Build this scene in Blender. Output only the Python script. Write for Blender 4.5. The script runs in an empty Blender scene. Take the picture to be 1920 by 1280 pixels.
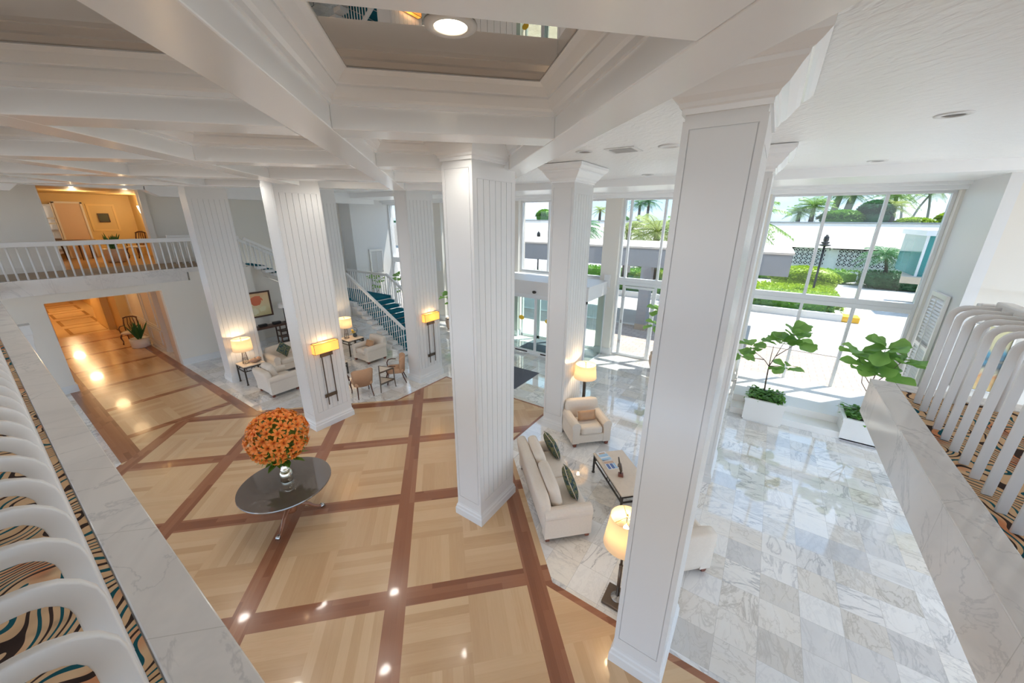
import bpy, bmesh, math, random
from mathutils import Vector, Matrix
random.seed(7)
PI = math.pi
R = math.radians
S2 = math.sqrt(2.0)
C = bpy.context.scene
COL = C.collection

# ------------------------------------------------------------------ camera
cam = bpy.data.cameras.new('camera')
cam_o = bpy.data.objects.new('camera', cam)
COL.objects.link(cam_o)
yaw, pit, rol = R(10.797), R(18.424), R(0.2986)
a_ = PI/4 - yaw
fw = Vector((math.cos(a_)*math.cos(pit), math.sin(a_)*math.cos(pit), -math.sin(pit)))
rt = Vector((math.sin(a_), -math.cos(a_), 0))
up = rt.cross(fw)
r2 = math.cos(rol)*rt + math.sin(rol)*up
u2 = -math.sin(rol)*rt + math.cos(rol)*up
m3 = Matrix((r2, u2, -fw)).transposed()
cam_o.matrix_world = Matrix.Translation((0, 0, 5.0)) @ m3.to_4x4()
cam.sensor_width = 36.0
cam.lens = 691.06/1920*36.0
cam.clip_start = 0.02
cam.clip_end = 400
C.camera = cam_o

# ------------------------------------------------------------------ world, sun, exposure
C.view_settings.view_transform = 'Standard'
C.view_settings.look = 'None'
C.view_settings.gamma = 1.0
C.view_settings.use_curve_mapping = False
C.view_settings.exposure = 1.28
C.cycles.use_denoising = True
C.cycles.max_bounces = 12
C.cycles.diffuse_bounces = 9
C.cycles.glossy_bounces = 4
C.cycles.transmission_bounces = 6
C.cycles.transparent_max_bounces = 12
C.cycles.sample_clamp_indirect = 6.0
C.cycles.caustics_reflective = False
C.cycles.caustics_refractive = False

W = bpy.data.worlds.new('sky')
C.world = W
W.use_nodes = True
nt = W.node_tree
nt.nodes.clear()
n_out = nt.nodes.new('ShaderNodeOutputWorld')
n_bg = nt.nodes.new('ShaderNodeBackground')
n_co = nt.nodes.new('ShaderNodeTexCoord')
n_sp = nt.nodes.new('ShaderNodeSeparateXYZ')
nt.links.new(n_co.outputs['Generated'], n_sp.inputs[0])
n_ma = nt.nodes.new('ShaderNodeMapRange')
n_ma.inputs['From Min'].default_value = -0.2
n_ma.inputs['From Max'].default_value = 1.0
nt.links.new(n_sp.outputs['Z'], n_ma.inputs['Value'])
n_sky = nt.nodes.new('ShaderNodeValToRGB')          # clear tropical sky: pale at the horizon, deeper above
el = n_sky.color_ramp.elements
el[0].position = 0.0; el[0].color = (0.42, 0.41, 0.39, 1)
el[1].position = 1.0; el[1].color = (0.34, 0.58, 0.95, 1)
for pos, col in ((0.15, (0.46, 0.46, 0.45)), (0.175, (0.62, 0.80, 0.98)), (0.25, (0.44, 0.68, 0.98)), (0.5, (0.46, 0.69, 1.0))):
    k = el.new(pos); k.color = (*col, 1)
nt.links.new(n_ma.outputs[0], n_sky.inputs['Fac'])
n_no = nt.nodes.new('ShaderNodeTexNoise')
n_no.inputs['Scale'].default_value = 2.6
n_no.inputs['Detail'].default_value = 6
n_mp = nt.nodes.new('ShaderNodeMapping')
n_mp.inputs['Scale'].default_value = (1, 1, 3.0)
n_rp = nt.nodes.new('ShaderNodeValToRGB')
n_rp.color_ramp.elements[0].position = 0.48
n_rp.color_ramp.elements[1].position = 0.72
n_mu = nt.nodes.new('ShaderNodeMath'); n_mu.operation = 'MULTIPLY'
n_gt = nt.nodes.new('ShaderNodeMath'); n_gt.operation = 'GREATER_THAN'; n_gt.inputs[1].default_value = 0.0
nt.links.new(n_sp.outputs['Z'], n_gt.inputs[0])
n_mx = nt.nodes.new('ShaderNodeMixRGB')
n_mx.inputs[2].default_value = (1.0, 1.0, 1.0, 1)
nt.links.new(n_co.outputs['Generated'], n_mp.inputs['Vector'])
nt.links.new(n_mp.outputs['Vector'], n_no.inputs['Vector'])
nt.links.new(n_no.outputs['Fac'], n_rp.inputs['Fac'])
nt.links.new(n_rp.outputs['Color'], n_mu.inputs[0])
nt.links.new(n_gt.outputs[0], n_mu.inputs[1])
nt.links.new(n_mu.outputs[0], n_mx.inputs[0])
nt.links.new(n_sky.outputs['Color'], n_mx.inputs[1])
nt.links.new(n_mx.outputs['Color'], n_bg.inputs['Color'])
nt.links.new(n_bg.outputs['Background'], n_out.inputs['Surface'])
n_bg.inputs['Strength'].default_value = SKY_STRENGTH = 1.5

sun = bpy.data.lights.new('sun', 'SUN')
sun.energy = 7.4
sun.angle = R(0.53)
sun.color = (1.0, 0.95, 0.86)
sun_o = bpy.data.objects.new('sun', sun)
COL.objects.link(sun_o)
sd = Vector((0.30, -0.26, 0.92)).normalized()
sun_o.rotation_euler = sd.to_track_quat('Z', 'Y').to_euler()
sun_o.location = (20, -10, 30)

LP, CP = 0, 28      # ceiling downlight powers (W)
def lamp_point(name, loc, power, color=(1, 0.72, 0.42), size=0.05):
    l = bpy.data.lights.new(name, 'POINT')
    l.energy = power; l.color = color; l.shadow_soft_size = size
    o = bpy.data.objects.new(name, l); COL.objects.link(o); o.location = loc
    return o

def lamp_spot(name, loc, power, color=(1, 0.94, 0.86), size=0.13, cone=150):
    l = bpy.data.lights.new(name, 'SPOT')
    l.energy = power; l.color = color; l.shadow_soft_size = size
    l.spot_size = R(cone); l.spot_blend = 0.6
    o = bpy.data.objects.new(name, l); COL.objects.link(o); o.location = loc
    return o

# ------------------------------------------------------------------ mesh helpers
class MB:
    def __init__(self):
        self.v = []; self.f = []; self.m = []; self.T = Matrix.Identity(4)
    def pt(self, p):
        q = self.T @ Vector(p)
        self.v.append((q.x, q.y, q.z)); return len(self.v)-1
    def face(self, idx, m=0):
        self.f.append(tuple(idx)); self.m.append(m)
    def quad(self, a, b, c, d, m=0):
        self.face([self.pt(a), self.pt(b), self.pt(c), self.pt(d)], m)
    def box(self, x0, y0, z0, x1, y1, z1, m=0):
        i = [self.pt(p) for p in ((x0,y0,z0),(x1,y0,z0),(x1,y1,z0),(x0,y1,z0),(x0,y0,z1),(x1,y0,z1),(x1,y1,z1),(x0,y1,z1))]
        for q in ((0,3,2,1),(4,5,6,7),(0,1,5,4),(1,2,6,5),(2,3,7,6),(3,0,4,7)):
            self.face([i[k] for k in q], m)
        return self
    def cbox(self, c, s, m=0):
        return self.box(c[0]-s[0]/2, c[1]-s[1]/2, c[2]-s[2]/2, c[0]+s[0]/2, c[1]+s[1]/2, c[2]+s[2]/2, m)
    def prism(self, poly, z0, z1, m=0):
        n = len(poly)
        ar = sum(poly[i][0]*poly[(i+1)%n][1]-poly[(i+1)%n][0]*poly[i][1] for i in range(n))
        if ar < 0: poly = poly[::-1]
        b = [self.pt((p[0],p[1],z0)) for p in poly]; t = [self.pt((p[0],p[1],z1)) for p in poly]
        self.face(b[::-1], m); self.face(t, m)
        for i in range(n):
            j = (i+1) % n
            self.face((b[i],b[j],t[j],t[i]), m)
        return self
    def loft(self, rings, m=0, closed=True, cap0=True, cap1=True):
        idx = [[self.pt(p) for p in r] for r in rings]
        n = len(rings[0])
        for k in range(len(rings)-1):
            for i in range(n if closed else n-1):
                j = (i+1) % n
                self.face((idx[k][i], idx[k][j], idx[k+1][j], idx[k+1][i]), m)
        if closed and cap0: self.face(idx[0][::-1], m)
        if closed and cap1: self.face(idx[-1], m)
        return self
    def rectrings(self, x0, y0, x1, y1, prof, m=0, cap0=True, cap1=True):
        # prof: list of (offset outwards, z)
        return self.loft([[(x0-d,y0-d,z),(x1+d,y0-d,z),(x1+d,y1+d,z),(x0-d,y1+d,z)] for d, z in prof], m, True, cap0, cap1)
    def lathe(self, prof, n=24, c=(0,0), m=0, cap=True):
        return self.loft([[(c[0]+r*math.cos(2*PI*i/n), c[1]+r*math.sin(2*PI*i/n), z) for i in range(n)] for r, z in prof], m, True, cap, cap)
    def tube(self, path, r, n=8, m=0, cap=True, flat=None):
        P = [Vector(p) for p in path]
        rr = r if isinstance(r, (list, tuple)) else [r]*len(P)
        rings = []; prev = None
        for k, p in enumerate(P):
            if k == 0: t = P[1]-P[0]
            elif k == len(P)-1: t = P[-1]-P[-2]
            else: t = (P[k+1]-P[k]).normalized()+(P[k]-P[k-1]).normalized()
            t.normalize()
            if prev is None:
                ref = Vector((0,0,1)) if abs(t.z) < 0.9 else Vector((1,0,0))
                s = t.cross(ref).normalized()
            else:
                s = (prev - t*prev.dot(t)).normalized()
            b = t.cross(s); prev = s
            q = rr[k]
            off = PI/n if n == 4 else 0
            if flat:
                ra, rb_ = flat; c_ = min(ra, rb_)*0.38
                sec = ((ra,-rb_+c_),(ra,rb_-c_),(ra-c_*.3,rb_-c_*.3),(ra-c_,rb_),(-ra+c_,rb_),(-ra+c_*.3,rb_-c_*.3),(-ra,rb_-c_),(-ra,-rb_+c_),(-ra+c_*.3,-rb_+c_*.3),(-ra+c_,-rb_),(ra-c_,-rb_),(ra-c_*.3,-rb_+c_*.3))
                rings.append([tuple(p + s*i + b*j) for i, j in sec]); continue
            rings.append([tuple(p + s*(q*math.cos(2*PI*i/n+off)) + b*(q*math.sin(2*PI*i/n+off))) for i in range(n)])
        return self.loft(rings, m, True, cap, cap)
    def bar(self, a, b, w, h, m=0):
        # rectangular bar between two points; w across (horizontal), h vertical-ish
        a = Vector(a); b = Vector(b); t = (b-a).normalized()
        ref = Vector((0,0,1)) if abs(t.z) < 0.95 else Vector((0,1,0))
        s = t.cross(ref).normalized(); u = s.cross(t)
        rings = []
        for p in (a, b):
            rings.append([tuple(p+s*(w/2)*i+u*(h/2)*j) for i, j in ((-1,-1),(1,-1),(1,1),(-1,1))])
        return self.loft(rings, m)
    def superbox(self, c, s, p=5.0, n=7, m=0, fn=None):
        # rounded box / cushion from a cube-sphere
        key = {}
        def P(v):
            k = (round(v[0],5), round(v[1],5), round(v[2],5))
            if k in key: return key[k]
            pp = p if isinstance(p, (tuple, list)) else (p, p, p)
            q = max(pp)
            L = (abs(v[0])**pp[0]+abs(v[1])**pp[1]+abs(v[2])**pp[2])
            r = L**(-1.0/q) if L > 0 else 1
            x, y, z = v[0]*r, v[1]*r, v[2]*r
            if fn: x, y, z = fn(x, y, z)
            key[k] = self.pt((c[0]+x*s[0]/2, c[1]+y*s[1]/2, c[2]+z*s[2]/2))
            return key[k]
        g = [math.tan((-1+2*i/n)*PI/4) for i in range(n+1)]
        for ax in range(3):
            for sg in (-1, 1):
                for i in range(n):
                    for j in range(n):
                        cs = []
                        for a, b in ((i,j),(i+1,j),(i+1,j+1),(i,j+1)):
                            v = [0,0,0]; v[ax] = sg; v[(ax+1)%3] = g[a]; v[(ax+2)%3] = g[b]
                            cs.append(P(v))
                        self.face(cs if sg > 0 else cs[::-1], m)
        return self
    def pillow(self, w, h, t, n=10, m=0, pinch=0.06):
        # lies in local XZ plane, thickness along Y, centre at origin
        idx = {}
        for sgn in (1, -1):
            for i in range(n+1):
                for j in range(n+1):
                    a = -1+2*i/n; b = -1+2*j/n
                    edge = (i in (0,n)) or (j in (0,n))
                    if edge and sgn == -1:
                        idx[(i,j,-1)] = idx[(i,j,1)]; continue
                    th = t/2*((1-a**4)*(1-b**4))**0.55
                    sx = 1-pinch*(1-abs(b))*abs(a)**2; sz = 1-pinch*(1-abs(a))*abs(b)**2
                    idx[(i,j,sgn)] = self.pt((a*w/2*sx, sgn*th, b*h/2*sz))
        for sgn in (1, -1):
            for i in range(n):
                for j in range(n):
                    q = [idx[(i,j,sgn)], idx[(i+1,j,sgn)], idx[(i+1,j+1,sgn)], idx[(i,j+1,sgn)]]
                    self.face(q if sgn < 0 else q[::-1], m)
        return self
    def build(self, name, mats, parent=None, smooth=False, bevel=0.0, seg=2, loc=None):
        me = bpy.data.meshes.new(name)
        me.from_pydata(self.v, [], self.f)
        if not isinstance(mats, (list, tuple)): mats = [mats]
        for mt in mats: me.materials.append(mt)
        me.polygons.foreach_set('material_index', self.m)
        if smooth: me.polygons.foreach_set('use_smooth', [True]*len(self.f))
        me.validate(); me.update()
        o = bpy.data.objects.new(name, me); COL.objects.link(o)
        if parent is not None: o.parent = parent
        if loc is not None: o.location = loc
        if bevel > 0:
            b = o.modifiers.new('b', 'BEVEL'); b.width = bevel; b.segments = seg; b.limit_method = 'ANGLE'; b.angle_limit = R(40)
        return o

def tag(o, label=None, cat=None, group=None, kind=None):
    if label: o['label'] = label
    if cat: o['category'] = cat
    if group: o['group'] = group
    if kind: o['kind'] = kind
    return o

def thing(name, label, cat, loc=(0,0,0), rotz=0.0, group=None):
    o = bpy.data.objects.new(name, None); COL.objects.link(o)
    o.empty_display_size = 0.1
    o.location = loc; o.rotation_euler = (0, 0, rotz)
    return tag(o, label, cat, group)

def copy_tree(o, parent=None):
    c = o.copy(); COL.objects.link(c)
    if parent is not None: c.parent = parent
    for ch in list(o.children): copy_tree(ch, c)
    return c

def dup(o, loc, rotz, label, group=None):
    c = copy_tree(o); c.location = loc; c.rotation_euler = (0, 0, rotz)
    tag(c, label, None, group)
    return c

def struct(name, mb, mats, label=None, parent=None, **kw):
    o = mb.build(name, mats, parent, **kw)
    if parent is None:
        o['kind'] = 'structure'
        if label: o['label'] = label
    return o

def uv2(u, v): return ((u+v)/S2, (u-v)/S2)

# ------------------------------------------------------------------ material helpers
class NT:
    def __init__(self, name):
        self.mat = bpy.data.materials.new(name); self.mat.use_nodes = True
        self.t = self.mat.node_tree; self.t.nodes.clear()
        self.out = self.t.nodes.new('ShaderNodeOutputMaterial')
    def n(self, typ, **kw):
        x = self.t.nodes.new(typ)
        for k, v in kw.items(): setattr(x, k, v)
        return x
    def l(self, a, b): self.t.links.new(a, b)
    def put(self, sock, val):
        if hasattr(val, 'is_linked') or isinstance(val, bpy.types.NodeSocket): self.l(val, sock)
        else: sock.default_value = val
    def m(self, op, a, b=None, c=None):
        x = self.n('ShaderNodeMath', operation=op)
        self.put(x.inputs[0], a)
        if b is not None: self.put(x.inputs[1], b)
        if c is not None: self.put(x.inputs[2], c)
        return x.outputs[0]
    def obj(self):
        tc = self.n('ShaderNodeTexCoord'); return tc.outputs['Object']
    def sep(self, v):
        s = self.n('ShaderNodeSeparateXYZ'); self.l(v, s.inputs[0]); return s.outputs
    def comb(self, x, y, z=0.0):
        s = self.n('ShaderNodeCombineXYZ')
        for i, q in enumerate((x, y, z)): self.put(s.inputs[i], q)
        return s.outputs[0]
    def noise(self, vec, scale=5, detail=3, rough=0.5, dist=0.0):
        x = self.n('ShaderNodeTexNoise'); self.put(x.inputs['Vector'], vec)
        x.inputs['Scale'].default_value = scale; x.inputs['Detail'].default_value = detail
        x.inputs['Roughness'].default_value = rough; x.inputs['Distortion'].default_value = dist
        return x.outputs['Fac']
    def white(self, vec):
        x = self.n('ShaderNodeTexWhiteNoise', noise_dimensions='3D'); self.put(x.inputs['Vector'], vec)
        return x.outputs['Value']
    def ramp(self, fac, stops):
        x = self.n('ShaderNodeValToRGB'); self.put(x.inputs['Fac'], fac)
        e = x.color_ramp.elements
        while len(e) > 1: e.remove(e[-1])
        e[0].position = stops[0][0]; e[0].color = (*stops[0][1], 1)
        for p, c in stops[1:]:
            k = e.new(p); k.color = (*c, 1)
        return x.outputs['Color']
    def mix(self, fac, a, b):
        x = self.n('ShaderNodeMixRGB'); self.put(x.inputs[0], fac)
        for i, q in ((1, a), (2, b)):
            if isinstance(q, tuple) and len(q) == 3: q = (*q, 1)
            self.put(x.inputs[i], q)
        return x.outputs[0]
    def bump(self, h, strength=0.2, dist=0.01):
        x = self.n('ShaderNodeBump'); x.inputs['Strength'].default_value = strength; x.inputs['Distance'].default_value = dist
        self.l(h, x.inputs['Height']); return x.outputs[0]
    def pbr(self, color, rough=0.5, metal=0.0, spec=0.5, normal=None, coat=0.0, emis=None, estr=0.0, trans=0.0):
        b = self.n('ShaderNodeBsdfPrincipled')
        if isinstance(color, tuple) and len(color) == 3: color = (*color, 1)
        self.put(b.inputs['Base Color'], color)
        self.put(b.inputs['Roughness'], rough)
        b.inputs['Metallic'].default_value = metal
        b.inputs['Specular IOR Level'].default_value = spec
        b.inputs['Coat Weight'].default_value = coat
        b.inputs['Coat Roughness'].default_value = 0.05
        b.inputs['Transmission Weight'].default_value = trans
        if normal is not None: self.l(normal, b.inputs['Normal'])
        if emis:
            b.inputs['Emission Color'].default_value = (*emis, 1); b.inputs['Emission Strength'].default_value = estr
        self.l(b.outputs[0], self.out.inputs['Surface'])
        return b

def mat(name, color, rough=0.5, metal=0.0, spec=0.5, coat=0.0, emis=None, estr=0.0, var=0.0, vscale=6.0, bump=0.0, bscale=40.0):
    t = NT(name)
    col = color
    nrm = None
    if var > 0:
        f = t.noise(t.obj(), vscale, 3)
        col = t.mix(f, tuple(c*(1-var) for c in color), tuple(min(1, c*(1+var)) for c in color))
    if bump > 0:
        nrm = t.bump(t.noise(t.obj(), bscale, 2), bump, 0.01)
    t.pbr(col, rough, metal, spec, nrm, coat, emis, estr)
    return t.mat

M = {}
M['white'] = mat('white_paint', (0.72, 0.725, 0.725), 0.35, spec=0.4)
M['ceil'] = mat('ceiling_paint', (0.87, 0.885, 0.895), 0.28, spec=0.45)
M['cream'] = mat('cream_wall_paint', (0.75, 0.72, 0.66), 0.6)
M['beam'] = mat('white_gloss_paint', (0.87, 0.89, 0.905), 0.22, spec=0.5)
M['frame'] = mat('white_aluminium', (0.74, 0.76, 0.78), 0.3)
M['railw'] = mat('white_enamel', (0.80, 0.80, 0.79), 0.28)
M['dark'] = mat('dark_bronze_metal', (0.07, 0.06, 0.052), 0.4, 0.6)
M['bronze'] = mat('brown_bronze', (0.13, 0.095, 0.07), 0.35, 0.5)
M['steel'] = mat('brushed_steel', (0.55, 0.54, 0.52), 0.25, 1.0)
M['brass'] = mat('brass', (0.75, 0.55, 0.22), 0.25, 1.0)
M['silver'] = mat('mercury_glass_silver', (0.78, 0.74, 0.62), 0.18, 1.0, var=0.25, vscale=18)
M['fabric'] = mat('cream_upholstery', (0.74, 0.66, 0.575), 0.85, spec=0.15, var=0.05, vscale=30, bump=0.15, bscale=250)
M['tanfab'] = mat('tan_upholstery', (0.56, 0.34, 0.21), 0.8, spec=0.2, var=0.08, vscale=40, bump=0.15, bscale=250)
M['lumbar'] = mat('caramel_leather', (0.50, 0.29, 0.16), 0.55, var=0.08)
M['footwood'] = mat('reddish_wood', (0.20, 0.06, 0.035), 0.35)
M['darkwood'] = mat('dark_walnut', (0.09, 0.045, 0.03), 0.35, var=0.2, vscale=8)
M['stonetop'] = mat('travertine_top', (0.72, 0.60, 0.48), 0.3, var=0.08, vscale=14)
M['darktop'] = mat('polished_mahogany_top', (0.12, 0.095, 0.08), 0.05, spec=1.0, coat=1.0)
M['legpol'] = mat('polished_mahogany_leg', (0.30, 0.12, 0.06), 0.2, coat=0.5)
M['terra'] = mat('pale_terracotta', (0.66, 0.48, 0.36), 0.7, var=0.1, vscale=10)
M['soil'] = mat('soil', (0.10, 0.06, 0.04), 0.9)
M['bark'] = mat('grey_bark', (0.12, 0.09, 0.075), 0.9, var=0.3, vscale=30)
M['planter'] = mat('white_planter', (0.80, 0.79, 0.77), 0.3)
M['teal'] = mat('teal_carpet', (0.012, 0.13, 0.18), 0.95, spec=0.1, var=0.15, vscale=80)
M['matgrey'] = mat('grey_floor_mat', (0.11, 0.12, 0.15), 0.9, var=0.15, vscale=50)
M['black'] = mat('black_plastic', (0.02, 0.02, 0.02), 0.4)
M['yellow'] = mat('yellow_decal', (0.85, 0.55, 0.03), 0.5)
M['mahog'] = mat('mahogany_chair_wood', (0.10, 0.035, 0.02), 0.3)

def leafmat(name, c1, c2, trans=0.35):
    t = NT(name)
    f = t.noise(t.obj(), 2.3, 3)
    col = t.mix(f, c1, c2)
    d = t.n('ShaderNodeBsdfPrincipled'); t.l(col, d.inputs['Base Color']); d.inputs['Roughness'].default_value = 0.4
    tr = t.n('ShaderNodeBsdfTranslucent'); t.l(col, tr.inputs['Color'])
    mx = t.n('ShaderNodeMixShader'); mx.inputs[0].default_value = trans
    t.l(d.outputs[0], mx.inputs[1]); t.l(tr.outputs[0], mx.inputs[2]); t.l(mx.outputs[0], t.out.inputs['Surface'])
    return t.mat
M['fig'] = leafmat('fig_leaf', (0.17, 0.37, 0.07), (0.34, 0.54, 0.15), 0.5)
M['ground_leaf'] = leafmat('underplant_leaf', (0.05, 0.20, 0.03), (0.25, 0.50, 0.08))
M['hedge'] = leafmat('hedge_leaf', (0.08, 0.27, 0.03), (0.26, 0.47, 0.07))
M['hedge_y'] = leafmat('yellow_green_leaf', (0.25, 0.42, 0.02), (0.50, 0.62, 0.05))
M['hedge_d'] = leafmat('dark_green_leaf', (0.03, 0.13, 0.05), (0.07, 0.22, 0.09))
M['palm'] = leafmat('palm_frond', (0.16, 0.36, 0.07), (0.40, 0.55, 0.14))
M['palm_y'] = leafmat('palm_frond_yellow', (0.26, 0.44, 0.08), (0.62, 0.58, 0.22))
M['palm_d'] = leafmat('palm_frond_dark', (0.06, 0.22, 0.09), (0.20, 0.40, 0.16))
M['lily'] = leafmat('orange_lily_petal', (0.95, 0.22, 0.02), (1.0, 0.42, 0.09), 0.3)
M['lilyc'] = leafmat('lily_green', (0.08, 0.20, 0.02), (0.22, 0.36, 0.05), 0.25)
M['stamen'] = mat('lily_throat', (0.55, 0.10, 0.01), 0.6)

def glassmat(name, tint=(0.97, 0.99, 0.985), refl=0.12):
    t = NT(name)
    tr = t.n('ShaderNodeBsdfTransparent'); tr.inputs['Color'].default_value = (*tint, 1)
    gl = t.n('ShaderNodeBsdfGlossy'); gl.inputs['Roughness'].default_value = 0.0
    lw = t.n('ShaderNodeLayerWeight'); lw.inputs['Blend'].default_value = 0.5
    fr = t.m('ADD', 0.03, t.m('MULTIPLY', t.m('POWER', lw.outputs['Facing'], 5.0), 0.7))
    mx = t.n('ShaderNodeMixShader'); t.l(fr, mx.inputs[0]); t.l(tr.outputs[0], mx.inputs[1]); t.l(gl.outputs[0], mx.inputs[2])
    t.l(mx.outputs[0], t.out.inputs['Surface'])
    return t.mat
M['glass'] = glassmat('dimmed_window_glass', (0.64, 0.65, 0.65))  # tint made up to dim the daylit outdoors against the room
M['glassg'] = glassmat('greenish_glass', (0.84, 0.90, 0.88))
M['glassv'] = glassmat('vase_glass', (0.93, 0.95, 0.93))

def shademat(name, col, estr, ecol):
    t = NT(name)
    d = t.n('ShaderNodeBsdfDiffuse'); d.inputs['Color'].default_value = (*col, 1)
    tr = t.n('ShaderNodeBsdfTranslucent'); tr.inputs['Color'].default_value = (*col, 1)
    mx = t.n('ShaderNodeMixShader'); mx.inputs[0].default_value = 0.5
    t.l(d.outputs[0], mx.inputs[1]); t.l(tr.outputs[0], mx.inputs[2])
    e = t.n('ShaderNodeEmission'); e.inputs['Color'].default_value = (*ecol, 1); e.inputs['Strength'].default_value = estr
    ad = t.n('ShaderNodeAddShader'); t.l(mx.outputs[0], ad.inputs[0]); t.l(e.outputs[0], ad.inputs[1])
    t.l(ad.outputs[0], t.out.inputs['Surface'])
    return t.mat
M['shade'] = shademat('linen_lamp_shade', (0.88, 0.76, 0.58), 0.07, (1, 0.68, 0.38))
M['shadey'] = shademat('amber_mica_shade', (0.92, 0.68, 0.27), 0.16, (1, 0.62, 0.20))
M['bulb'] = mat('lamp_bulb', (1, 1, 1), 0.5, emis=(1, 0.80, 0.5), estr=12)
M['canlit'] = mat('downlight_lens', (1, 1, 1), 0.5, emis=(1, 0.83, 0.58), estr=5)
M['candark'] = mat('downlight_baffle', (0.07, 0.05, 0.035), 0.4)
# ------------------------------------------------------------------ patterned surface materials
def mat_wood():
    t = NT('parquet_wood')
    x, y, z = t.sep(t.obj())
    u = t.m('MULTIPLY', t.m('ADD', x, y), 0.70711)
    v = t.m('MULTIPLY', t.m('SUBTRACT', x, y), 0.70711)
    PU, PV, U0, V0 = 1.965, 1.96, 3.945, -0.86
    uu = t.m('DIVIDE', t.m('ADD', t.m('SUBTRACT', u, U0), 40*PU), PU)
    vv = t.m('DIVIDE', t.m('ADD', t.m('SUBTRACT', v, V0), 40*PV), PV)
    cu = t.m('FLOOR', uu); cv = t.m('FLOOR', vv)
    fu = t.m('SUBTRACT', uu, cu); fv = t.m('SUBTRACT', vv, cv)
    hb = 0.137/PU
    bu = t.m('LESS_THAN', t.m('MINIMUM', fu, t.m('SUBTRACT', 1.0, fu)), hb)
    bv = t.m('LESS_THAN', t.m('MINIMUM', fv, t.m('SUBTRACT', 1.0, fv)), hb)
    a = t.m('DIVIDE', t.m('SUBTRACT', fu, hb), 1-2*hb)
    b = t.m('DIVIDE', t.m('SUBTRACT', fv, hb), 1-2*hb)
    # corridor field in x / y
    inc = t.m('GREATER_THAN', y, 11.74)
    PY = 2.2
    yy = t.m('DIVIDE', t.m('ADD', t.m('SUBTRACT', y, 11.86), 10*PY), PY)
    cy = t.m('FLOOR', yy); fy = t.m('SUBTRACT', yy, cy)
    by = t.m('LESS_THAN', t.m('MINIMUM', fy, t.m('SUBTRACT', 1.0, fy)), 0.11/PY)
    side = t.m('MAXIMUM', t.m('MULTIPLY', t.m('LESS_THAN', x, 1.16), t.m('GREATER_THAN', x, 0.60)), t.m('MULTIPLY', t.m('GREATER_THAN', x, 3.235), t.m('LESS_THAN', x, 3.6)))
    sidec = t.m('MULTIPLY', side, t.m('GREATER_THAN', y, 10.62))
    ca = fy
    cb = t.m('DIVIDE', t.m('SUBTRACT', x, 1.16), 2.075)
    A = t.m('ADD', t.m('MULTIPLY', a, t.m('SUBTRACT', 1.0, inc)), t.m('MULTIPLY', ca, inc))
    B = t.m('ADD', t.m('MULTIPLY', b, t.m('SUBTRACT', 1.0, inc)), t.m('MULTIPLY', cb, inc))
    ia = t.m('FLOOR', t.m('MULTIPLY', A, 2.0)); ib = t.m('FLOOR', t.m('MULTIPLY', B, 2.0))
    cellA = t.m('ADD', t.m('MULTIPLY', cu, t.m('SUBTRACT', 1.0, inc)), t.m('MULTIPLY', cy, inc))
    ori = t.m('MODULO', t.m('ADD', t.m('ADD', ia, ib), 40.0), 2.0)
    iori = t.m('SUBTRACT', 1.0, ori)
    pa = t.m('MULTIPLY', A, 14.0); pb = t.m('MULTIPLY', B, 14.0)
    pk = t.m('FLOOR', t.m('ADD', t.m('MULTIPLY', pa, ori), t.m('MULTIPLY', pb, iori)))
    rnd = t.white(t.comb(t.m('ADD', t.m('MULTIPLY', cellA, 7.3), ia), t.m('ADD', t.m('MULTIPLY', cv, 5.1), t.m('ADD', ib, t.m('MULTIPLY', ori, 0.37))), t.m('MULTIPLY', pk, 1.71)))
    across = t.m('ADD', t.m('MULTIPLY', pa, ori), t.m('MULTIPLY', pb, iori))
    along = t.m('ADD', t.m('MULTIPLY', pb, ori), t.m('MULTIPLY', pa, iori))
    grain = t.noise(t.comb(t.m('MULTIPLY', across, 3.0), t.m('MULTIPLY', along, 0.18), rnd), 2.0, 4, 0.6)
    lf = t.m('ADD', t.m('MULTIPLY', rnd, 0.7), t.m('MULTIPLY', grain, 0.35))
    light = t.ramp(lf, [(0.0, (0.52, 0.325, 0.172)), (0.35, (0.61, 0.405, 0.230)), (0.75, (0.69, 0.485, 0.290)), (1.0, (0.60, 0.375, 0.21))])
    # dark bands
    q = t.m('MULTIPLY', t.m('ADD', t.m('MULTIPLY', v, bv), t.m('MULTIPLY', u, t.m('SUBTRACT', 1.0, bv))), 11.0)
    ql = t.m('MULTIPLY', t.m('ADD', t.m('MULTIPLY', u, bv), t.m('MULTIPLY', v, t.m('SUBTRACT', 1.0, bv))), 0.75)
    qc = t.m('MULTIPLY', t.m('ADD', t.m('MULTIPLY', x, side), t.m('MULTIPLY', y, t.m('SUBTRACT', 1.0, side))), 11.0)
    qlc = t.m('MULTIPLY', t.m('ADD', t.m('MULTIPLY', y, side), t.m('MULTIPLY', x, t.m('SUBTRACT', 1.0, side))), 0.75)
    Q = t.m('ADD', t.m('MULTIPLY', q, t.m('SUBTRACT', 1.0, sidec)), t.m('MULTIPLY', qc, sidec))
    QL = t.m('ADD', t.m('MULTIPLY', ql, t.m('SUBTRACT', 1.0, sidec)), t.m('MULTIPLY', qlc, sidec))
    fq = t.m('FLOOR', Q)
    drn = t.white(t.comb(fq, t.m('FLOOR', t.m('ADD', QL, t.m('MULTIPLY', fq, 0.37))), bv))
    dgr = t.noise(t.comb(t.m('MULTIPLY', Q, 3.0), t.m('MULTIPLY', QL, 0.8), drn), 2.0, 4, 0.6)
    df = t.m('ADD', t.m('MULTIPLY', drn, 0.75), t.m('MULTIPLY', dgr, 0.3))
    dark = t.ramp(df, [(0.0, (0.225, 0.085, 0.043)), (0.5, (0.315, 0.132, 0.070)), (0.85, (0.37, 0.165, 0.090)), (1.0, (0.46, 0.23, 0.128))])
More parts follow.
